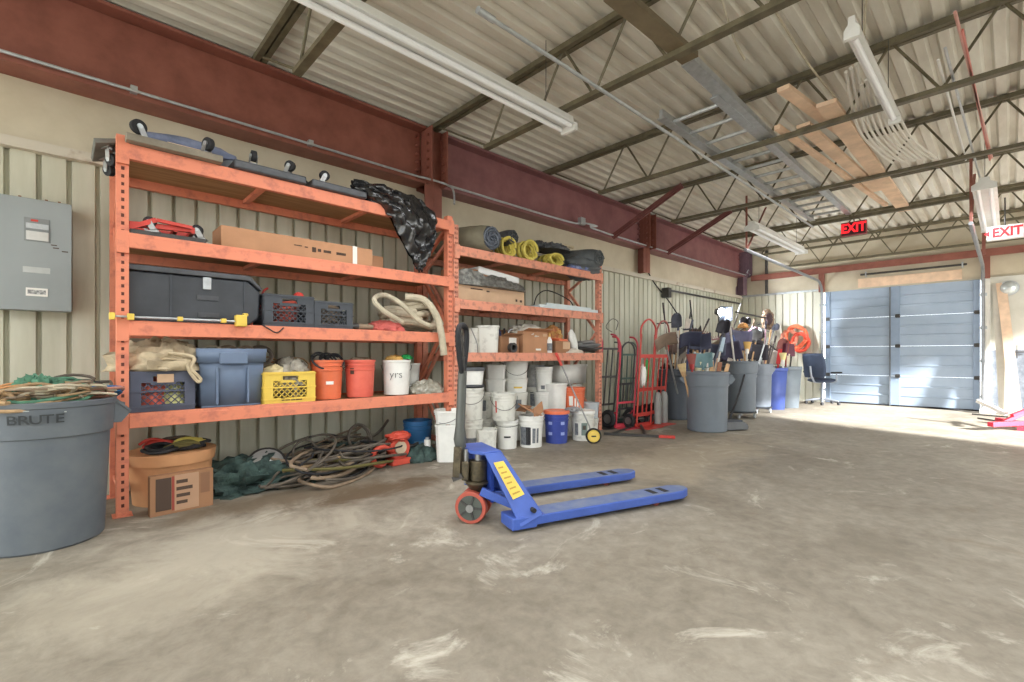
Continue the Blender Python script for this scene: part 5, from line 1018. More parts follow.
# T-bar floor magnet / long handled bar on the floor
a, b = atz(604, 433.5, 0.02), atz(675, 437, 0.02)
t = thing('long_handled_dolly', 'low black bar with red tip lying on the floor before the hand trucks', 'bar', a); d = b - a
MB().bar((0, 0, 0.0), d * 0.8, 0.035, 0.03).build('bar', DKSTEEL, t); MB().bar(d * 0.78, d * 1.0, 0.06, 0.03).build('tip', REDM, t); e = atz(640, 424, 0.02) - a; MB().bar(e, d * 0.6, 0.03, 0.03).build('side_arm', DKSTEEL, t); MB().bar(d * 0.1, e * 0.9, 0.02, 0.02).build('side_arm', DKSTEEL, t)

# ================================================================ LEFT BIG CAN
def brute(label, x, y, m, h=0.80, rt=0.305, rb=0.25, face=0.0, name='trash_can', group=None, writing=None, n=44, z=0.0):
    t = thing(name, label, 'trash can', (x, y, z), face, group); rr = lambda q: rb + (rt - 0.022 - rb) * q
    MB().lathe([(0, 0), (rb - 0.01, 0), (rb, 0.012), (rr(0.76), h * 0.76), (rr(0.76) + 0.013, h * 0.765), (rt - 0.008, h - 0.035), (rt - 0.002, h - 0.03), (rt, h - 0.006), (rt - 0.006, h), (rt - 0.02, h), (rt - 0.028, h - 0.03), (rb - 0.014, 0.02), (0, 0.02)], n=n).build('body', m, t, ang=30)
    for s in (-1, 1):
        MB().prism([(0, h * 0.985), (0, h * 0.80), (0.035, h * 0.80), (0.078, h * 0.87), (0.085, h * 0.885), (0.012, h * 0.985)], (s * (rt - 0.024), -0.075, 0), (s, 0, 0), (0, 0, 1), (0, 0.016, 0)).build('handle_cheek', m, t)
        MB().prism([(0, h * 0.985), (0, h * 0.80), (0.035, h * 0.80), (0.078, h * 0.87), (0.085, h * 0.885), (0.012, h * 0.985)], (s * (rt - 0.024), 0.06, 0), (s, 0, 0), (0, 0, 1), (0, 0.016, 0)).build('handle_cheek', m, t)
        MB().bar((s * (rt + 0.02), -0.07, h * 0.93), (s * (rt + 0.02), 0.07, h * 0.93), 0.02, 0.03).bar((s * (rt - 0.015), -0.075, h * 0.975), (s * (rt + 0.056), -0.075, h * 0.88), 0.012).build('handle', m, t) if True else None
        MB().prism([(0.012, h * 0.985), (0.085, h * 0.885), (0.078, h * 0.87), (0.006, h * 0.965)], (s * (rt - 0.024), -0.075, 0), (s, 0, 0), (0, 0, 1), (0, 0.151, 0)).build('handle', m, t)
    return t
cn = brute('large grey trash can full of rope at the far left', -0.07, 3.70, GREYP, 0.785, 0.305, 0.25, face=math.radians(10), name='trash_can')
# curved BRUTE lettering on the skirt
LET = mat('letter_dark', (52, 56, 58), 0.6, var=0)
a0 = math.atan2(-3.7, 0.07) - math.radians(10)
for k, ch in enumerate('BRUTE'):
    aa = a0 + (k - 2) * 0.145 - 0.12; R_ = 0.3075
    text(ch, 0.066, LET, cn, (math.cos(aa) * R_, math.sin(aa) * R_, 0.700), (PI / 2 + 0.10, 0, aa + PI / 2), bold=0.0006, sx=1.15)
aa = a0 - 0.05
MB().grid(14, 2, lambda u, v: Vector((math.cos(aa - 0.12 + 0.2 * u) * 0.290, math.sin(aa - 0.12 + 0.2 * u) * 0.290, 0.66 + 0.012 * v))).build('print', mat('letter_mid', (80, 86, 92), 0.6), cn)
for (da, w_, z_) in ((-0.5, 0.12, 0.742), (-0.25, 0.10, 0.744), (0.28, 0.03, 0.73)):
    MB().grid(6, 2, lambda u, v: Vector((math.cos(aa + da + w_ * u) * 0.302, math.sin(aa + da + w_ * u) * 0.302, z_ + 0.006 * v))).build('scuff', mat('scuff', (170, 174, 170), 0.7), cn)
o = MB().lathe([(0, 0.70), (0.27, 0.69), (0.27, 0.74), (0.15, 0.80), (0, 0.82)], n=30).build('rope_heap', TANR, loc=(-0.07, 3.70, 0)); tag(o, 'dense tan rope mass filling the big grey can', 'rope')
specs = [(-0.22, 3.6, TANR, 'tan rope coil at the left rim of the big grey can'), (-0.1, 3.72, GREENR, 'green rope coil peaked in the middle of the big grey can'), (0.02, 3.62, TANR, 'tan rope coil in the front of the big grey can'), (0.08, 3.72, mat('pink_rope', (186, 132, 116), 0.85), 'pinkish rope coil near the right rim of the big grey can'),
         (0.06, 3.82, DARKR, 'dark cord coil at the back right of the big grey can'), (-0.17, 3.8, mat('orange_rope', (184, 130, 84), 0.85), 'orange brown rope coil at the back left of the big grey can'), (0.10, 3.66, PALEH, 'pale rope coil at the right front of the big grey can'), (-0.02, 3.8, GREENR, 'green rope tangle behind the dark cord'), (-0.06, 3.56, PALEH, 'pale cream rope loop at the front rim of the big grey can'), (0.12, 3.78, TEALB, 'thin blue cord at the right rim of the big grey can')]
specs += [(-0.14 + 0.035 * q, 3.55 + 0.022 * q, (TANR, BROWNH, PALEH, GREENR)[q % 4], ('second tan', 'thin brown', 'fine cream', 'olive green')[q % 4] + ' rope strand lying across the big grey can, ' + ('far left', 'left of middle', 'middle', 'right of middle', 'right', 'far right')[q]) for q in range(6)]
for k, (x, y, mm, lb) in enumerate(specs):
    coil('rope_coil', lb, 'rope', (x, y, 0.765 + 0.012 * (k % 3)), 0.12, 0.09, 4.2, (0.007, 0.009, 0.006)[k % 3], mm, 120 + k, 0.014, 0.5, lean=Matrix.Rotation(0.45 * math.sin(k * 2), 3, 'X') @ rotz(k))
cloth_heap('green_rope_bundle', 'dark green rope hank standing up in the big grey can', 'rope', (-0.10, 3.70, 0.80), (0.09, 0.07, 0.085), GREENR, 50, 0.6, 5)
hose_path('black_cable', 'black cable arching over the right rim of the big grey can', 'cable', [(0.0, 3.85, 0.78), (0.06, 3.88, 0.86), (0.12, 3.88, 0.87), (0.18, 3.84, 0.84), (0.21, 3.8, 0.78)], 0.010, RUBBER)

# ================================================================ WALL PANEL (electrical)
a, b = aty(-14, 197, 4.45), aty(71, 310, 4.45)
zt, zb = aty(60, 204, 4.45).z, aty(60, 311, 4.45).z
t = thing('electrical_panel', 'grey steel electrical panel on the wall above the big can', 'electrical panel', (a.x, 4.45, zb)); w = b.x - a.x; H = zt - zb
PG = mat('panel_grey', (146, 152, 152), 0.45, 0.2, var=0.04, scale=2)
MB().b2((0, 0, 0), (w, 0.14, H)).build('box', PG, t, bevel=0.004); dr_ = MB().b2((-0.004, -0.014, -0.004), (w + 0.004, -0.001, H + 0.004)).build('door', PG, t, bevel=0.003)
sx_ = lambda px: aty(px, 250, 4.43).x - a.x
MB().b2((sx_(24), -0.018, H * 0.62), (sx_(50), -0.0145, H * 0.83)).build('handle_recess', mat('recess_grey', (128, 132, 132), 0.5), dr_, bevel=0.012)
MB().b2((sx_(26), -0.022, H * 0.63), (sx_(48.5), -0.0185, H * 0.71)).build('handle', mat('handle_light', (196, 196, 192), 0.4), dr_, bevel=0.006); MB().b2((sx_(26), -0.021, H * 0.735), (sx_(48.5), -0.0185, H * 0.78)).build('handle', GALV, dr_); MB().b2((sx_(31), -0.021, H * 0.80), (sx_(38), -0.0185, H * 0.815)).build('switch_mark', REDM, dr_)
MB().b2((sx_(23), -0.016, H * 0.335), (sx_(50), -0.0145, H * 0.385)).build('plate', mat('plate_pale', (186, 190, 188), 0.5), dr_)
MB().b2((sx_(26), -0.016, H * 0.125), (sx_(47.5), -0.0145, H * 0.195)).build('name_plate', LABELW, dr_); MB().b2((sx_(27.5), -0.0175, H * 0.14), (sx_(46), -0.0162, H * 0.18)).build('name_print', mat('plate_print', (90, 94, 96), 0.6, c2=(200, 200, 198), scale=60), dr_)
for u, v in ((51, 0.60), (53, 0.575), (62, 0.55)): MB().b2((sx_(u), -0.0155, H * v), (sx_(u + 6), -0.0145, H * v + 0.006)).build('print', PRINT, dr_)
for u in (18, 45, 58): MB().b2((sx_(u), 0.02, H), (sx_(u) + 0.012, 0.04, H + 0.018)).build('clip', mat('rust', (140, 100, 70), 0.8), t)
# ================================================================ TOOL CANS AT THE BACK
CG = 'trash cans full of tools'
GA = mat('can_grey_a', (112, 120, 128), 0.5, var=0.08, scale=3); GB_ = mat('can_grey_b', (84, 90, 98), 0.5, var=0.08, scale=3)
def base_from(px, py): return atz(px, py, 0)
cA = Vector((6.42, 2.87, 0)); brute('grey round trash can in front of the tool cluster, closest to camera', cA.x, cA.y, GA, 0.80, 0.29, 0.255, face=-1.15, group=CG)
cB = Vector((7.25, 3.75, 0)); brute('darker grey trash can behind and left of the front can', cB.x, cB.y, GB_, 0.80, 0.28, 0.24, face=0.6, group=CG, n=32)
def dolly_can(label, px, ybot, Y, m, h, r):
    x = aty(px, ybot, Y).x; brute(label, x, Y, m, h, r, r * 0.85, face=-0.6, group=CG, n=30, z=0.11)
    t = thing('can_dolly', 'round black wheeled dolly under the ' + label.split(' beside')[0].split(' behind')[0].split(' next')[0], 'dolly', (x, Y, 0), 0)
    MB().lathe([(0, 0.09), (r * 0.9, 0.09), (r * 0.95, 0.105), (0, 0.108)], n=24).build('plate', BLACKP, t)
    for k in range(4):
        a = 0.3 + k * PI / 2; MB().cyl((math.cos(a) * r * 0.8, math.sin(a) * r * 0.8 - 0.012, 0.04), (math.cos(a) * r * 0.8, math.sin(a) * r * 0.8 + 0.012, 0.04), 0.04, n=14).build('wheel', GALV, t)
    return Vector((x, Y, 0.11))
cC = dolly_can('tall grey can behind the front can', 740, 418, 3.08, GA, 0.82, 0.27)
cD = dolly_can('grey can with dark side grips beside the tall grey can', 752, 415, 3.02, GREYL, 0.80, 0.27) if False else None
cD = dolly_can('light grey can left of the blue bin', 757, 413, 3.14, GREYL, 0.76, 0.26)
def slim_bin(label, px, Y, m, w, d, h, rz=-0.6):
    x = aty(px, 400, Y).x; t = thing('slim_bin', label, 'bin', (x, Y, 0), rz)
    box_ring(MB(), w * 0.40, d * 0.40, w * 0.5, d * 0.5, 0, h).b2((-w * 0.40, -d * 0.40, 0), (w * 0.40, d * 0.40, 0.01)).build('body', m, t, solid=0.005)
    box_ring(MB(), w * 0.51, d * 0.51, w * 0.515, d * 0.515, h - 0.05, h + 0.005).build('rim', m, t, solid=0.006); return Vector((x, Y, 0))
cE = slim_bin('blue rectangular bin of tools beside the grey slim bin', 771.5, 3.15, mat('bin_blue', (78, 96, 166), 0.45, var=0.08), 0.34, 0.42, 0.78)
cF = slim_bin('grey rectangular bin of tools, last before the office chair', 785.5, 3.05, mat('bin_grey', (132, 142, 150), 0.5, var=0.06), 0.36, 0.42, 0.80)
# long-handled tools
HW = mat('tool_handle_wood', (196, 160, 118), 0.7, var=0.15, scale=10); HD = mat('tool_handle_dark', (70, 62, 60), 0.6); HR = mat('tool_handle_red', (170, 50, 50), 0.5); HB = mat('tool_handle_blue', (70, 90, 140), 0.5); HWH = mat('tool_handle_white', (218, 214, 206), 0.5)
NAVY = mat('navy_blade', (62, 66, 86), 0.5, var=0.15); GREYB = mat('grey_blade', (128, 130, 132), 0.45, 0.4, var=0.2); TEALBL = mat('teal_blade', (110, 142, 146), 0.5); BLKB = mat('black_blade', (52, 50, 58), 0.5, var=0.2)
def long_tool(kind, label, base, tip, hm, bm, size=0.3, roll_=0.0, group=None):
    base = Vector(base); tip = Vector(tip); d = (tip - base); Ld = d.length; dn = d.normalized()
    cam = Vector((0, 0, 1.03)) - tip; f = cam - dn * cam.dot(dn); f.normalize(); f = Matrix.Rotation(roll_, 3, dn) @ f; s = dn.cross(f)
    t = thing(kind, label, kind.replace('_', ' '), base, 0, group); r = 0.014
    MB().cyl((0, 0, 0), d, r, n=8).build('handle', hm, t)
    if kind in ('shovel', 'snow_shovel'):
        w = size * (0.5 if kind == 'shovel' else 0.72); h = size * 1.1
        def g(u, v):
            x = (u - 0.5) * 2; taper = 1.0 if kind == 'snow_shovel' else (math.sqrt(max(0.02, 1 - max(0, v - 0.55) ** 2 * 4.6)))
            return d + s * x * w * taper * 0.9 + dn * (v * h) + f * (x * x * 0.05 + 0.02 * v)
        MB().grid(9, 9, g).build('blade', bm, t, solid=0.005); MB().cyl(d * 0.96, d + dn * h * 0.3, 0.022, 0.012, n=8).build('socket', bm, t)
    elif kind == 'push_broom':
        w = size; MB().bar(d - s * w, d + s * w, 0.05, 0.05).build('block', HW, t)
        q = MB(); q.bar(d + dn * 0.05 - s * w, d + dn * 0.05 + s * w, 0.06, 0.09); q.build('bristles', bm, t)
    elif kind == 'rake':
        MB().bar(d - s * size, d + s * size, 0.02, 0.02).build('head', bm, t)
        for k in range(9): MB().bar(d + s * (k / 4 - 1) * size, d + s * (k / 4 - 1) * size + f * 0.07, 0.006, 0.006).build('tine', bm, t)
    elif kind == 'broom':
        def g(u, v):
            a = u * 2 * PI; rr = (0.03 + v * size * 0.20); return d + s * math.cos(a) * rr + f * math.sin(a) * rr * 0.4 + dn * v * size
        MB().grid(18, 6, g, wrap=True).build('bristles', bm, t); MB().cyl(d * 0.97, d + dn * 0.05, 0.03, n=10).build('collar', hm, t)
    elif kind == 'mop':
        MB().blob(d, (0.16, 0.16, 0.15), 0.5, 4, 3).build('mop_head', bm, t)
    elif kind == 'pole':
        MB().cyl(d * 0.9, d * 1.0, 0.018, n=8).build('grip', bm, t)
    elif kind == 'dust_pan':
        MB().prism([(-0.14, 0), (0.14, 0), (0.11, 0.24), (-0.11, 0.24)], d, s, dn, f * 0.09).build('pan', bm, t, bevel=0.006)
    elif kind == 'paddle':
        MB().prism([(-size * 0.12, 0), (size * 0.12, 0), (size * 0.12, size), (-size * 0.12, size)], d - f * 0.01, s, dn, f * 0.03).build('paddle_blade', bm, t, bevel=0.004)
    return t
def tp(px, py, Y): return aty(px, py, Y)
def inside(c, dx, dy, z=0.05): return (c.x + dx, c.y + dy, c.z + z)
TT = [
 # kind, label, base, tip(px,py,Y), handle mat, blade mat, size, roll
 ('paddle', 'wide pale board leaning highest at the left of the tool cluster', inside(cB, 0.0, 0.0), (686, 336, 3.95), HD, mat('board_pale', (196, 186, 172), 0.7), 0.36, 0.2, (664, 318)),
 ('pole', 'dark pole leaning up left over the pale board', inside(cB, 0.05, 0.05), (663, 303, 4.3), HD, DKSTEEL, 0.3, 0, None),
 ('snow_shovel', 'black scoop at the left edge of the tool cluster', inside(cB, -0.1, 0.1), (678, 356, 4.0), HD, BLKB, 0.34, 0.4, None),
 ('snow_shovel', 'grey black scoop behind the left cans', inside(cB, 0.1, 0.1), (684, 350, 4.15), HD, mat('scoop_slate', (84, 84, 94), 0.5, var=0.2), 0.36, -0.4, None),
 ('shovel', 'round grey shovel blade left of centre in the tool cluster', inside(cB, 0.12, -0.12), (686, 372, 3.6), HW, mat('shovel_taupe', (150, 140, 128), 0.5, 0.2), 0.30, 0.2, None),
 ('broom', 'straw broom standing in the left part of the front can', inside(cA, -0.16, 0.08), (684, 375, 3.1), HW, mat('straw', (196, 172, 128), 0.85, var=0.2), 0.16, 0, None),
 ('broom', 'dark red broom beside the straw one in the front can', inside(cA, -0.1, 0.12), (692, 368, 3.1), HR, mat('broom_red', (146, 84, 78), 0.85), 0.20, 0, None),
 ('broom', 'pale cream broom beside the dark red one in the front can', inside(cA, -0.05, 0.14), (698, 374, 3.1), HWH, mat('broom_cream', (220, 214, 176), 0.85), 0.18, 0, None),
 ('snow_shovel', 'navy snow shovel standing left of the work lamp', inside(cA, 0.0, 0.05), (700, 350, 3.2), HWH, NAVY, 0.24, 0.1, None),
 ('snow_shovel', 'navy snow shovel directly beneath the work lamp', inside(cA, 0.05, 0.08), (713, 358, 3.2), HWH, NAVY, 0.26, -0.1, None),
 ('snow_shovel', 'teal grey shovel blade between the navy ones', inside(cA, -0.02, 0.0), (703, 368, 3.05), HW, TEALBL, 0.20, 0.1, None),
 ('paddle', 'wooden stake with cut end in the front can, left of three', inside(cA, 0.02, -0.02), (711, 376, 3.0), HW, HW, 0.24, 0.2, None),
 ('paddle', 'wooden stake with cut end in the front can, middle of three', inside(cA, 0.08, -0.02), (718, 376, 3.0), HW, mat('stake_dark', (160, 110, 84), 0.8), 0.26, 0, None),
 ('paddle', 'wooden stake with cut end in the front can, right of three', inside(cA, 0.12, 0.0), (725, 375, 3.0), HW, HW, 0.24, 0.1, None),
 ('pole', 'long pale pole crossing up to the right beyond the work lamp', inside(cA, 0.1, 0.1), (741, 304, 3.9), HD, GALV, 0.1, 0, None),
 ('pole', 'white thin pole rising right of the work lamp', inside(cC, 0.0, 0.0), (730, 326, 3.1), HWH, HWH, 0.1, 0, None),
 ('rake', 'dark garden rake up left of the work lamp', inside(cB, 0.15, 0.1), (697, 338, 4.0), HD, DKSTEEL, 0.17, 0.6, None),
 ('rake', 'reddish rake in front of the dark one near the pale board', inside(cB, 0.1, -0.1), (690, 330, 4.0), HR, mat('rake_red', (140, 60, 66), 0.5), 0.16, 1.0, None),
 ('pole', 'black pole slanting between the rakes and the work lamp', inside(cB, 0.0, 0.0, 0.5), (709, 319, 3.9), HD, DKSTEEL, 0.1, 0, None),
 ('pole', 'upright dark pole above the cluster centre', inside(cB, 0.2, 0.2), (691, 312, 4.3), HD, DKSTEEL, 0.1, 0, None),
 ('snow_shovel', 'wide dark blade high on the right of the work lamp', inside(cC, 0.0, 0.1), (737, 350, 3.3), HD, mat('blade_violet', (74, 72, 96), 0.5, var=0.2), 0.34, 0.2, None),
 ('snow_shovel', 'wide violet blade above the tall grey can', inside(cC, 0.1, 0.0), (733, 360, 3.2), HB, mat('blade_violet2', (88, 84, 108), 0.5, var=0.2), 0.28, -0.3, None),
 ('broom', 'yellow brown broom head above the tall grey can', inside(cC, 0.05, -0.05), (747, 352, 3.1), HWH, mat('broom_ochre', (208, 166, 96), 0.85), 0.18, 0, None),
 ('pole', 'aluminium pole slanting right above the light grey can', inside(cC, 0.0, -0.1), (768, 338, 3.2), GALV, GALV, 0.1, 0, None),
 ('pole', 'second aluminium pole slanting right, shorter', inside(cC, 0.05, -0.08), (764, 345, 3.1), GALV, GALV, 0.1, 0, None),
 ('snow_shovel', 'black blade above the light grey can', inside(cD, 0.0, 0.05), (757, 360, 3.2), HD, BLKB, 0.26, 0.1, None),
 ('snow_shovel', 'dark green blade right of the black one over the light grey can', inside(cD, 0.1, 0.05), (768, 358, 3.3), HD, mat('blade_green', (58, 70, 70), 0.5), 0.24, 0.2, None),
 ('shovel', 'pale curved shovel standing in the blue bin', inside(cE, -0.04, 0.0), (772, 365, 3.2), HWH, mat('shovel_pale', (176, 166, 156), 0.5), 0.26, 0.2, None),
 ('paddle', 'red long blade leaning right out of the blue bin', inside(cE, 0.0, 0.0), (778, 364, 3.1), HR, mat('blade_red', (196, 50, 50), 0.5), 0.30, 0, (789, 352)),
 ('paddle', 'cream slat leaning right out of the grey slim bin', inside(cF, 0.0, 0.0), (788, 364, 3.0), HWH, mat('slat_cream', (218, 206, 180), 0.6), 0.2, 0, None),
 ('dust_pan', 'maroon black lobby dust pan above the slim bins', inside(cF, -0.05, 0.0), (786, 356, 3.05), HR, mat('pan_maroon', (92, 44, 60), 0.4), 0.3, 0.9, None),
 ('paddle', 'dark stick leaning over the grey slim bin', inside(cF, 0.05, 0.0), (792, 350, 3.0), HD, HD, 0.1, 0, None),
 ('push_broom', 'black push broom head raised at the centre of the cluster', inside(cB, 0.2, 0.0), (702, 352, 3.7), HD, BLKB, 0.2, 0.4, None),
 ('rake', 'grey leaf rake behind the violet blade', inside(cD, 0.0, 0.1), (764, 330, 3.6), HW, GREYB, 0.16, 0.3, None),
 ('pole', 'red pole rising from the left can', inside(cB, 0.1, 0.0), (687, 336, 3.9), HR, HR, 0.1, 0, None),
 ('pole', 'tan pole rising behind the cream broom', inside(cA, -0.05, 0.15), (706, 338, 3.4), HW, HW, 0.1, 0, None),
 ('pole', 'tan pole rising beside the navy blade', inside(cA, 0.15, 0.15), (722, 336, 3.4), HW, HW, 0.1, 0, None),
]
TT += [
 ('pole', 'pale wooden pole rising behind the grey round shovel', inside(cB, -0.05, 0.1), (679, 330, 4.1), HW, HW, 0.1, 0, None),
 ('shovel', 'rusty spade lifted beside the darker grey can', inside(cB, -0.15, 0.0), (672, 352, 3.9), HW, mat('spade_rust', (116, 92, 80), 0.6, var=0.2), 0.26, 0.9, None),
 ('shovel', 'dark square spade behind the red broom', inside(cB, 0.15, -0.05), (694, 345, 3.6), HW, mat('spade_dark', (74, 70, 74), 0.5), 0.24, -0.5, None),
 ('rake', 'rust coloured bow rake standing before the work lamp', inside(cA, -0.1, 0.1), (700, 333, 3.4), HW, mat('rake_rust', (136, 96, 84), 0.6), 0.13, 0.3, None),
 ('rake', 'pinkish leaf rake head beneath the glow of the work lamp', inside(cA, 0.0, 0.12), (711, 340, 3.3), HWH, mat('rake_pink', (186, 130, 140), 0.5), 0.12, -0.4, None),
 ('broom', 'grey bristled broom near the middle of the front can', inside(cA, 0.0, 0.1), (708, 366, 3.0), HWH, mat('broom_grey', (176, 190, 188), 0.85), 0.2, 0, None),
 ('paddle', 'light blue grey slat left of the white thin pole', inside(cA, 0.12, 0.08), (720, 352, 3.1), HWH, mat('slat_blue', (168, 186, 198), 0.6), 0.3, 0.2, None),
 ('paddle', 'long cream slat crossing behind the stakes', inside(cA, 0.1, 0.05), (728, 366, 3.2), HWH, mat('slat_pale', (214, 204, 190), 0.6), 0.34, -0.1, None),
 ('push_broom', 'dark push broom raised over the tall grey can', inside(cC, -0.1, 0.05), (738, 340, 3.4), HW, BLKB, 0.2, -0.2, None),
 ('shovel', 'pale grey scoop shovel left of the mop', inside(cC, 0.12, 0.0), (756, 340, 3.3), HW, GREYB, 0.26, -0.4, None),
 ('pole', 'brown pole slanting right under the brown mop', inside(cD, -0.05, -0.05), (771, 330, 3.2), HW, HW, 0.1, 0, None),
 ('pole', 'dark pole slanting right toward the orange coils', inside(cD, 0.05, 0.0), (776, 336, 3.2), HD, HD, 0.1, 0, None),
 ('rake', 'black tined rake between the mop and the blue bin', inside(cD, 0.1, 0.0), (771, 346, 3.2), HD, DKSTEEL, 0.13, 0.8, None),
 ('shovel', 'red brown shovel leaning over the blue bin', inside(cE, 0.05, 0.02), (781, 352, 3.1), HR, mat('shovel_brown', (128, 70, 64), 0.5), 0.24, 0.3, None),
 ('broom', 'pale yellow broom in the grey slim bin', inside(cF, -0.05, 0.02), (783, 362, 3.0), HWH, mat('broom_lemon', (222, 208, 150), 0.85), 0.18, 0, None),
]
for (k, lb, b_, tpx, hm, bm, sz, ro, ex) in TT:
    long_tool(k, lb, b_, tp(*tpx), hm, bm, sz, ro)
TG = 'tangled tool handles above the cans'
rt = random.Random(11); mats_ = [HD, HW, HD, GALV, HB, HR, HWH, mat('handle_mauve', (128, 96, 104), 0.6), mat('handle_slate', (84, 92, 108), 0.6)]
heads = [BLKB, NAVY, mat('head_mauve', (120, 92, 100), 0.6, var=0.2), mat('head_slate', (94, 98, 112), 0.5, var=0.2), mat('head_taupe', (142, 124, 108), 0.6, var=0.2), DKSTEEL]
for k in range(34):
    c_ = (cB, cB, cA, cC, cD)[rt.randrange(5)]; px_ = {id(cB): rt.uniform(664, 715), id(cA): rt.uniform(690, 735), id(cC): rt.uniform(722, 765), id(cD): rt.uniform(738, 776)}[id(c_)]
    kd = ('pole', 'rake', 'shovel', 'snow_shovel', 'pole')[k % 5]; y_ = rt.uniform(318, 345) if kd != 'snow_shovel' else rt.uniform(336, 352)
    lbl = {'pole': 'thin handle end sticking up in the dense tangle of tools above the trash cans', 'rake': 'small rake head in the dense tangle of tools above the trash cans', 'shovel': 'small shovel blade in the dense tangle of tools above the trash cans', 'snow_shovel': 'dark scoop blade in the dense tangle of tools above the trash cans'}[kd]
    long_tool(kd, lbl, (c_.x + rt.uniform(-0.15, 0.15), c_.y + rt.uniform(-0.15, 0.15), 0.15), aty(px_, y_, rt.uniform(3.3, 4.2) if c_ is not cA else rt.uniform(3.0, 3.6)), mats_[rt.randrange(len(mats_))], heads[rt.randrange(len(heads))], {'pole': 0.1, 'rake': 0.12, 'shovel': 0.22, 'snow_shovel': 0.24}[kd], rt.uniform(-0.9, 0.9), group=TG if kd == 'pole' else TG + ', ' + kd.replace('_', ' ') + ' heads')
# round mop on a horizontal pole
c0 = aty(736, 312, 3.5); c1 = aty(766, 318, 3.45)
t = thing('dust_mop', 'brown shaggy round mop on a level pole near the end wall', 'mop', c0)
MB().cyl((0, 0, 0), c1 - c0, 0.018, n=8).build('pole', DKSTEEL, t)
MB().blob(c1 - c0 + Vector((0.1, 0, -0.03)), (0.20, 0.10, 0.20), 0.35, 5, 2, nu=32, nv=20).build('mop_head', mat('mop_brown', (166, 142, 118), 0.95, c2=(104, 84, 70), scale=14), t)
MB().blob(c1 - c0 + Vector((0.0, -0.06, -0.02)), (0.13, 0.05, 0.12), 0.3, 4, 6).build('mop_plate', mat('mop_dark', (72, 54, 56), 0.8), t)
cloth_heap('leaf_blower', 'dark grey machine body in the cluster right of the work lamp', 'machine', aty(752, 345, 3.6), (0.28, 0.16, 0.10), BLKB, 61, 0.5, 2.5)
cloth_heap('orange_tool_case', 'orange brown tool head above the violet blade', 'tool', aty(743, 328, 3.6), (0.10, 0.08, 0.09), mat('ochre_case', (196, 140, 80), 0.6, var=0.2), 62, 0.3)
cloth_heap('pink_bundle', 'mauve bundle beside the orange brown tool head', 'bundle', aty(754, 332, 3.6), (0.12, 0.08, 0.08), mat('mauve', (150, 110, 124), 0.7, var=0.2), 63, 0.4)
cloth_heap('dark_bundle', 'black tangled strap bundle between the hand trucks and left can', 'bundle', aty(668, 395, 4.1), (0.14, 0.14, 0.45), RUBBER, 64, 0.5, 3)
cloth_heap('dark_bundle', 'low black clutter on the floor behind the left can', 'bundle', (7.35, 4.2, 0.0), (0.5, 0.2, 0.16), RUBBER, 65, 0.5, 3, flatz=0.0)
hose_path('leaning_stick', 'pale branch like stick left of the darker can', 'stick', [aty(652, 357, 4.0), aty(664, 362, 4.0), aty(676, 366, 4.0)], 0.018, PALEH)
hose_path('wall_hook', 'thin wire hook hanging on the wall right of the far post', 'hook', [aty(612, 332, 4.5), aty(606, 327, 4.5), aty(612, 319, 4.5), aty(618, 322, 4.5), aty(616, 330, 4.5)], 0.006, DKSTEEL)
hose_path('wall_cable', 'black cable dropping down the wall panels right of the far column', 'cable', [aty(647, 270, 4.55), aty(655, 284, 4.55), aty(668, 300, 4.55), aty(680, 318, 4.5)], 0.012, RUBBER)
hose_path('wall_cable', 'short black bar hanging on the wall above the rakes', 'cable', [aty(690, 300, 4.55), aty(692, 318, 4.5), aty(693, 330, 4.45)], 0.014, RUBBER)
# floor sweeper leaning
a, b = atz(736, 431, 0), aty(747, 366, 3.0)
t = thing('floor_sweeper', 'grey floor sweeper head with black handle leaning on the tall grey can', 'floor sweeper', (a.x + 0.05, a.y + 0.1, 0), -0.5)
MB().prism([(-0.2, 0.0), (0.2, 0.0), (0.2, 0.06), (0.14, 0.11), (-0.14, 0.11), (-0.2, 0.06)], (0, -0.12, 0.01), (1, 0, 0), (0, 0, 1), (0, 0.24, 0)).build('housing', mat('sweeper_grey', (100, 102, 104), 0.5, var=0.1), t, bevel=0.012)
MB().cyl((-0.21, -0.06, 0.045), (0.21, -0.06, 0.045), 0.045, n=16).build('brush_roller', RUBBER, t); MB().b2((-0.12, -0.1, 0.12), (0.12, 0.1, 0.14)).build('top_cover', DARKP, t)
e = (b - Vector((a.x + 0.05, a.y + 0.1, 0))); e = rotz(0.5) @ e; MB().tube([(0, 0.02, 0.12), e * 0.5 + Vector((0, 0, 0.03)), e], 0.015, n=8).build('handle', RUBBER, t)
# work lamp
lp = aty(720, 312, 4.12)
t = thing('work_lamp', 'glowing round work lamp among the raised tools', 'work lamp', lp)
aim = Vector((0.62, -0.78, -0.12)).normalized(); back = -aim
toc = (Vector((0, 0, 1.03)) - lp).normalized()
MB().cyl(back * 0.10, aim * 0.0, 0.05, 0.10, n=24).build('housing', DKSTEEL, t)
MB().lathe([(0, 0.0), (0.05, 0.045), (0.085, 0.02), (0.1, 0.0)], R=Vector((0, 0, 1)).rotation_difference(aim).to_matrix(), n=24).build('lens', mat('lamp_lens', (235, 245, 255), 0.3, var=0, emit=30), t)
MB().blob(Vector((0, 0, 0)) + toc * 0.02 + Vector((-0.02, -0.04, 0)), (0.075, 0.075, 0.075), 0, 1, 1, nu=20, nv=12).build('bulb', mat('lamp_bulb', (232, 244, 255), 0.3, var=0, emit=22), t)
MB().blob(Vector((-0.02, -0.04, -0.36)) + toc * 0.02, (0.04, 0.04, 0.04), 0, 1, 1, nu=16, nv=10).build('glare_spot', MATS['lamp_bulb'], t)  # glowing blobs added for the bright glare spots below the lamp
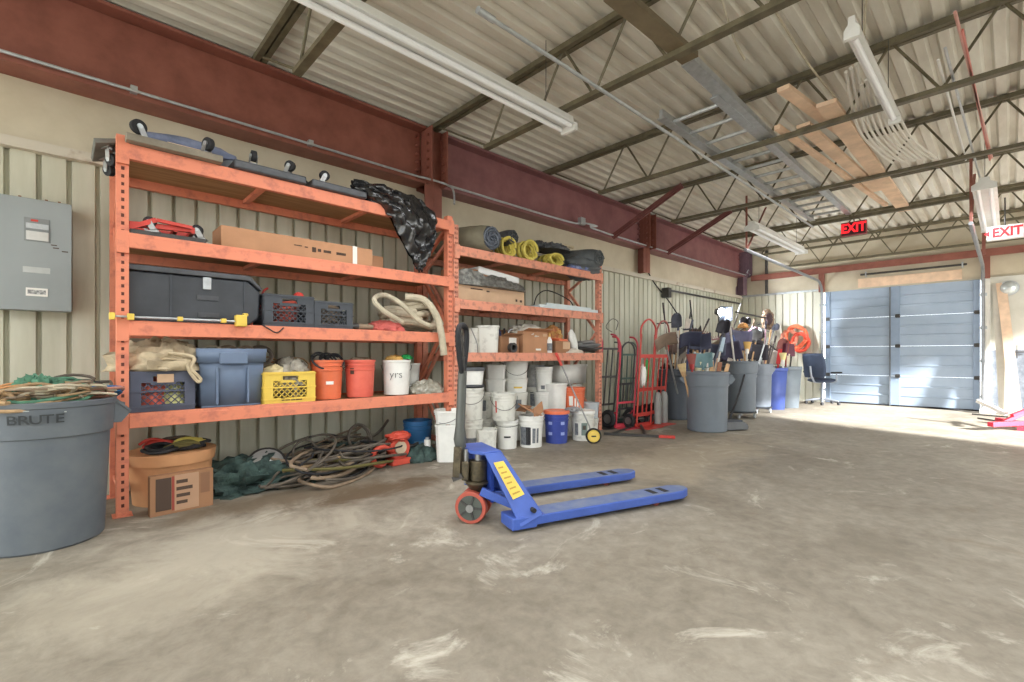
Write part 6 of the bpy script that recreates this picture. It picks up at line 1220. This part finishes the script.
MB().blob(Vector((0.08, -0.08, -0.22)) + toc * 0.02, (0.025, 0.025, 0.025), 0, 1, 1, nu=14, nv=8).build('glare_spot', MATS['lamp_bulb'], t)
MB().box((0.28, 0.0, -0.02), (0.26, 0.12, 0.30), rotz(-0.4)).build('ballast_box', mat('lamp_box', (64, 70, 80), 0.5), t, bevel=0.01)
MB().cyl((0.0, 0.02, -0.1), (0.05, 0.08, -lp.z + 0.02), 0.016, n=8).build('stand_pole', DKSTEEL, t)
for k in range(3): MB().cyl((0.05, 0.08, -lp.z + 0.35), (0.05 + 0.32 * math.cos(k * 2.1), 0.08 + 0.28 * math.sin(k * 2.1), -lp.z + 0.01), 0.01, n=6).build('leg', DKSTEEL, t)
ld = bpy.data.lights.new('work_lamp_light', 'SPOT'); ld.energy = LAMP_W; ld.spot_size = math.radians(150); ld.spot_blend = 0.4; ld.shadow_soft_size = 0.07; ld.color = (0.90, 0.95, 1.0)
lo = bpy.data.objects.new('work_lamp_light', ld); COL.objects.link(lo); lo.location = lp + aim * 0.07; lo.rotation_euler = Vector((0, 0, -1)).rotation_difference(aim).to_euler()
# orange hose bundle hung on the end wall
p = atx(797, 337, XW - 0.16)
for k, (dy, dz, rr_, mm, lb) in enumerate(((0.0, 0.0, 0.27, mat('hose_orange', (236, 116, 80), 0.6, var=0.15), 'big orange cord coil hung on the end wall beside the door'), (0.14, -0.03, 0.20, mat('hose_pink', (238, 160, 136), 0.6, var=0.15), 'pale pink orange cord coil on the end wall, left of the big one'), (-0.08, -0.12, 0.22, mat('hose_red', (222, 84, 62), 0.6), 'red orange cord coil on the end wall, lowest and rightmost'))):
    rd = random.Random(k); pts = []
    for j in range(12 * 6):
        a = 2 * PI * j / 12; q = rr_ * (0.72 + 0.28 * rd.random()); pts.append((-0.02 - rd.random() * 0.10, math.cos(a) * q * 0.85, math.sin(a) * q))
    o = MB().tube(catmull(pts, 3), 0.022, n=6).build('cord_coil', mm, loc=(p.x, p.y + dy, p.z + dz)); tag(o, lb, 'cord')
# office chair
cb = atz(816, 402.5, 0); cb.x -= 0.3; cb.y -= 0.02
t = thing('office_chair', 'dark office swivel chair on casters in front of the garage door', 'office chair', (11.55, 2.72, 0), math.radians(-112)); FAB = mat('chair_fabric', (62, 72, 92), 0.8, var=0.15)
CM = mat('chair_metal', (150, 156, 166), 0.4, 0.4)
for k in range(5):
    a = 2 * PI * k / 5 + 0.3; lg = MB().tube([(0, 0, 0.11), (math.cos(a) * 0.15, math.sin(a) * 0.15, 0.10), (math.cos(a) * 0.30, math.sin(a) * 0.30, 0.075)], [0.028, 0.022, 0.014], n=8).build('leg', CM, t)
    MB().cyl((math.cos(a) * 0.30 - 0.018, math.sin(a) * 0.30, 0.03), (math.cos(a) * 0.30 + 0.018, math.sin(a) * 0.30, 0.03), 0.03, n=14).build('caster', RUBBER, lg)
MB().cyl((0, 0, 0.09), (0, 0, 0.44), 0.024, n=12).build('gas_column', CM, t)
MB().blob((0, 0, 0.50), (0.27, 0.26, 0.055), 0.05, 1, 2, flat=0.455).build('seat', FAB, t)
MB().grid(12, 12, lambda u, v: Vector(((u - 0.5) * (0.46 - 0.06 * (abs(v - 0.5) * 2) ** 3), -0.27 - 0.08 * v + 0.06 * ((u - 0.5) * 2) ** 2 + 0.03 * math.sin(v * 3), 0.56 + 0.50 * v))).build('backrest', FAB, t, solid=0.05)
MB().tube([(0, -0.05, 0.45), (0, -0.24, 0.47), (0, -0.33, 0.6), (0, -0.36, 0.8)], 0.02, n=8).build('back_support', CM, t)
for s in (-1, 1): MB().tube([(s * 0.2, 0, 0.46), (s * 0.3, 0.0, 0.5), (s * 0.3, 0.0, 0.66)], 0.015, n=8).build('arm_post', CM, t); MB().b2((s * 0.3 - 0.035, -0.13, 0.655), (s * 0.3 + 0.035, 0.13, 0.685)).build('armrest', RUBBER, t, bevel=0.01)

# ================================================================ RIGHT OF THE DOOR
t = thing('wall_lamp', 'round glass dome lamp on the painted board right of the door', 'wall lamp', atx(1009, 288, XW - 0.06)); RX = Matrix.Rotation(-PI / 2, 3, 'Y')
MB().lathe([(0, 0), (0.13, 0), (0.13, 0.03), (0.11, 0.035)], n=28, R=RX).build('rim', GALV, t); MB().lathe([(0.115, 0.03), (0.10, 0.09), (0.06, 0.13), (0, 0.145)], n=28, R=RX).build('dome', mat('lamp_glass', (206, 214, 216), 0.15, 0.5, var=0.05), t)
b0, b1 = atx(1017, 416, 11.75), atx(1001, 283, 12.08); b0.z = 0.02
o = MB().bar(b0, b1, 0.13, 0.04).build('leaning_board', LUMBER); tag(o, 'wide pine board leaning on the wall right of the garage door', 'board')
b0, b1 = atx(1006, 415, 11.85), atx(999, 285, 12.11); b0.z = 0.02
o = MB().bar(b0, b1, 0.17, 0.03).build('leaning_board', mat('board_grey', (196, 192, 180), 0.75, var=0.08)); tag(o, 'greyish board leaning behind the wide pine board', 'board')
o = MB().tube([atx(1008, 352, XW - 0.05), atx(1030, 352, XW - 0.05)], 0.012, n=6).tube([atx(1017, 345, XW - 0.05), atx(1017, 358, XW - 0.05)], 0.008, n=6).build('wall_bracket', DKSTEEL); tag(o, 'small dark bracket on the painted board at far right', 'bracket')
RJ = mat('stand_red', (206, 54, 74), 0.45, var=0.1); g0 = atz(1012, 432, 0)
t = thing('equipment_stand', 'red steel equipment stand legs at the right edge of the floor', 'stand', (g0.x + 0.35, g0.y - 0.10, 0))
MB().bar((-0.55, 0.30, 0.10), (0.5, -0.35, 0.10), 0.07, 0.06).build('base_leg', RJ, t, bevel=0.004); MB().bar((-0.25, -0.45, 0.06), (0.65, 0.25, 0.06), 0.07, 0.06).build('base_leg', RJ, t, bevel=0.004)
MB().bar((-0.1, 0.18, 0.10), (0.25, -0.30, 0.42), 0.05, 0.05).build('strut', RJ, t, bevel=0.004); MB().bar((0.25, -0.30, 0.42), (-0.35, 0.1, 0.22), 0.04, 0.04).build('strut', RJ, t); MB().b2((-0.15, -0.15, 0.0), (0.05, 0.05, 0.05)).build('foot', RJ, t)
MB().bar((0.05, 0.15, 0.2), (0.3, 0.45, 0.35), 0.05, 0.05).build('strut', LABELW, t)
for k, (p0, p1, lb) in enumerate((((972, 414), (1008, 417), 'thin steel rod on the floor left of the red stand'), ((978, 418), (1004, 422), 'second thin rod on the floor nearer the red stand'))):
    o = MB().cyl(atz(*p0, 0.014), atz(*p1, 0.014), 0.012, n=6).build('loose_rod', DKSTEEL); tag(o, lb, 'rod')
o = MB().box((0, 0, 0.04), (0.14, 0.2, 0.08)).box((0, 0, 0.09), (0.1, 0.14, 0.03)).build('white_block', LABELW, loc=(XW - 0.35, DR - 0.1, 0), bevel=0.01); tag(o, 'low white block at the foot of the right door track', 'block')

# ================================================================ LIGHT
w = bpy.data.worlds.new('sky'); SC.world = w; w.use_nodes = True; nt = w.node_tree
bg = nt.nodes['Background']; bg.inputs['Color'].default_value = (0.92, 0.97, 1.0, 1); bg.inputs['Strength'].default_value = SKY_S
sn = bpy.data.lights.new('sun', 'SUN'); sn.energy = SUN_S; sn.angle = 0.05; so = bpy.data.objects.new('sun', sn); COL.objects.link(so)
so.rotation_euler = Vector((0, 0, -1)).rotation_difference(Vector((0.25, 0.97, -0.40)).normalized()).to_euler()   # low sun through the open bay on the right, across the floor in front of the garage door

cam = bpy.data.cameras.new('camera'); co = bpy.data.objects.new('camera', cam); COL.objects.link(co)
cam.sensor_width = 36; cam.lens = FPX / 1024 * 36; cam.shift_y = (HY - 341) / 1024; cam.clip_end = 200
co.location = (0, 0, EYE); co.rotation_euler = (PI / 2, 0, ANG - PI / 2); SC.camera = co
SC.view_settings.view_transform = 'Standard'; SC.view_settings.look = 'None'; SC.view_settings.gamma = 1.0; SC.view_settings.exposure = EXPO; SC.view_settings.use_curve_mapping = False
SC.cycles.use_denoising = True; SC.cycles.max_bounces = 8; SC.cycles.diffuse_bounces = 5; SC.cycles.sample_clamp_indirect = 6
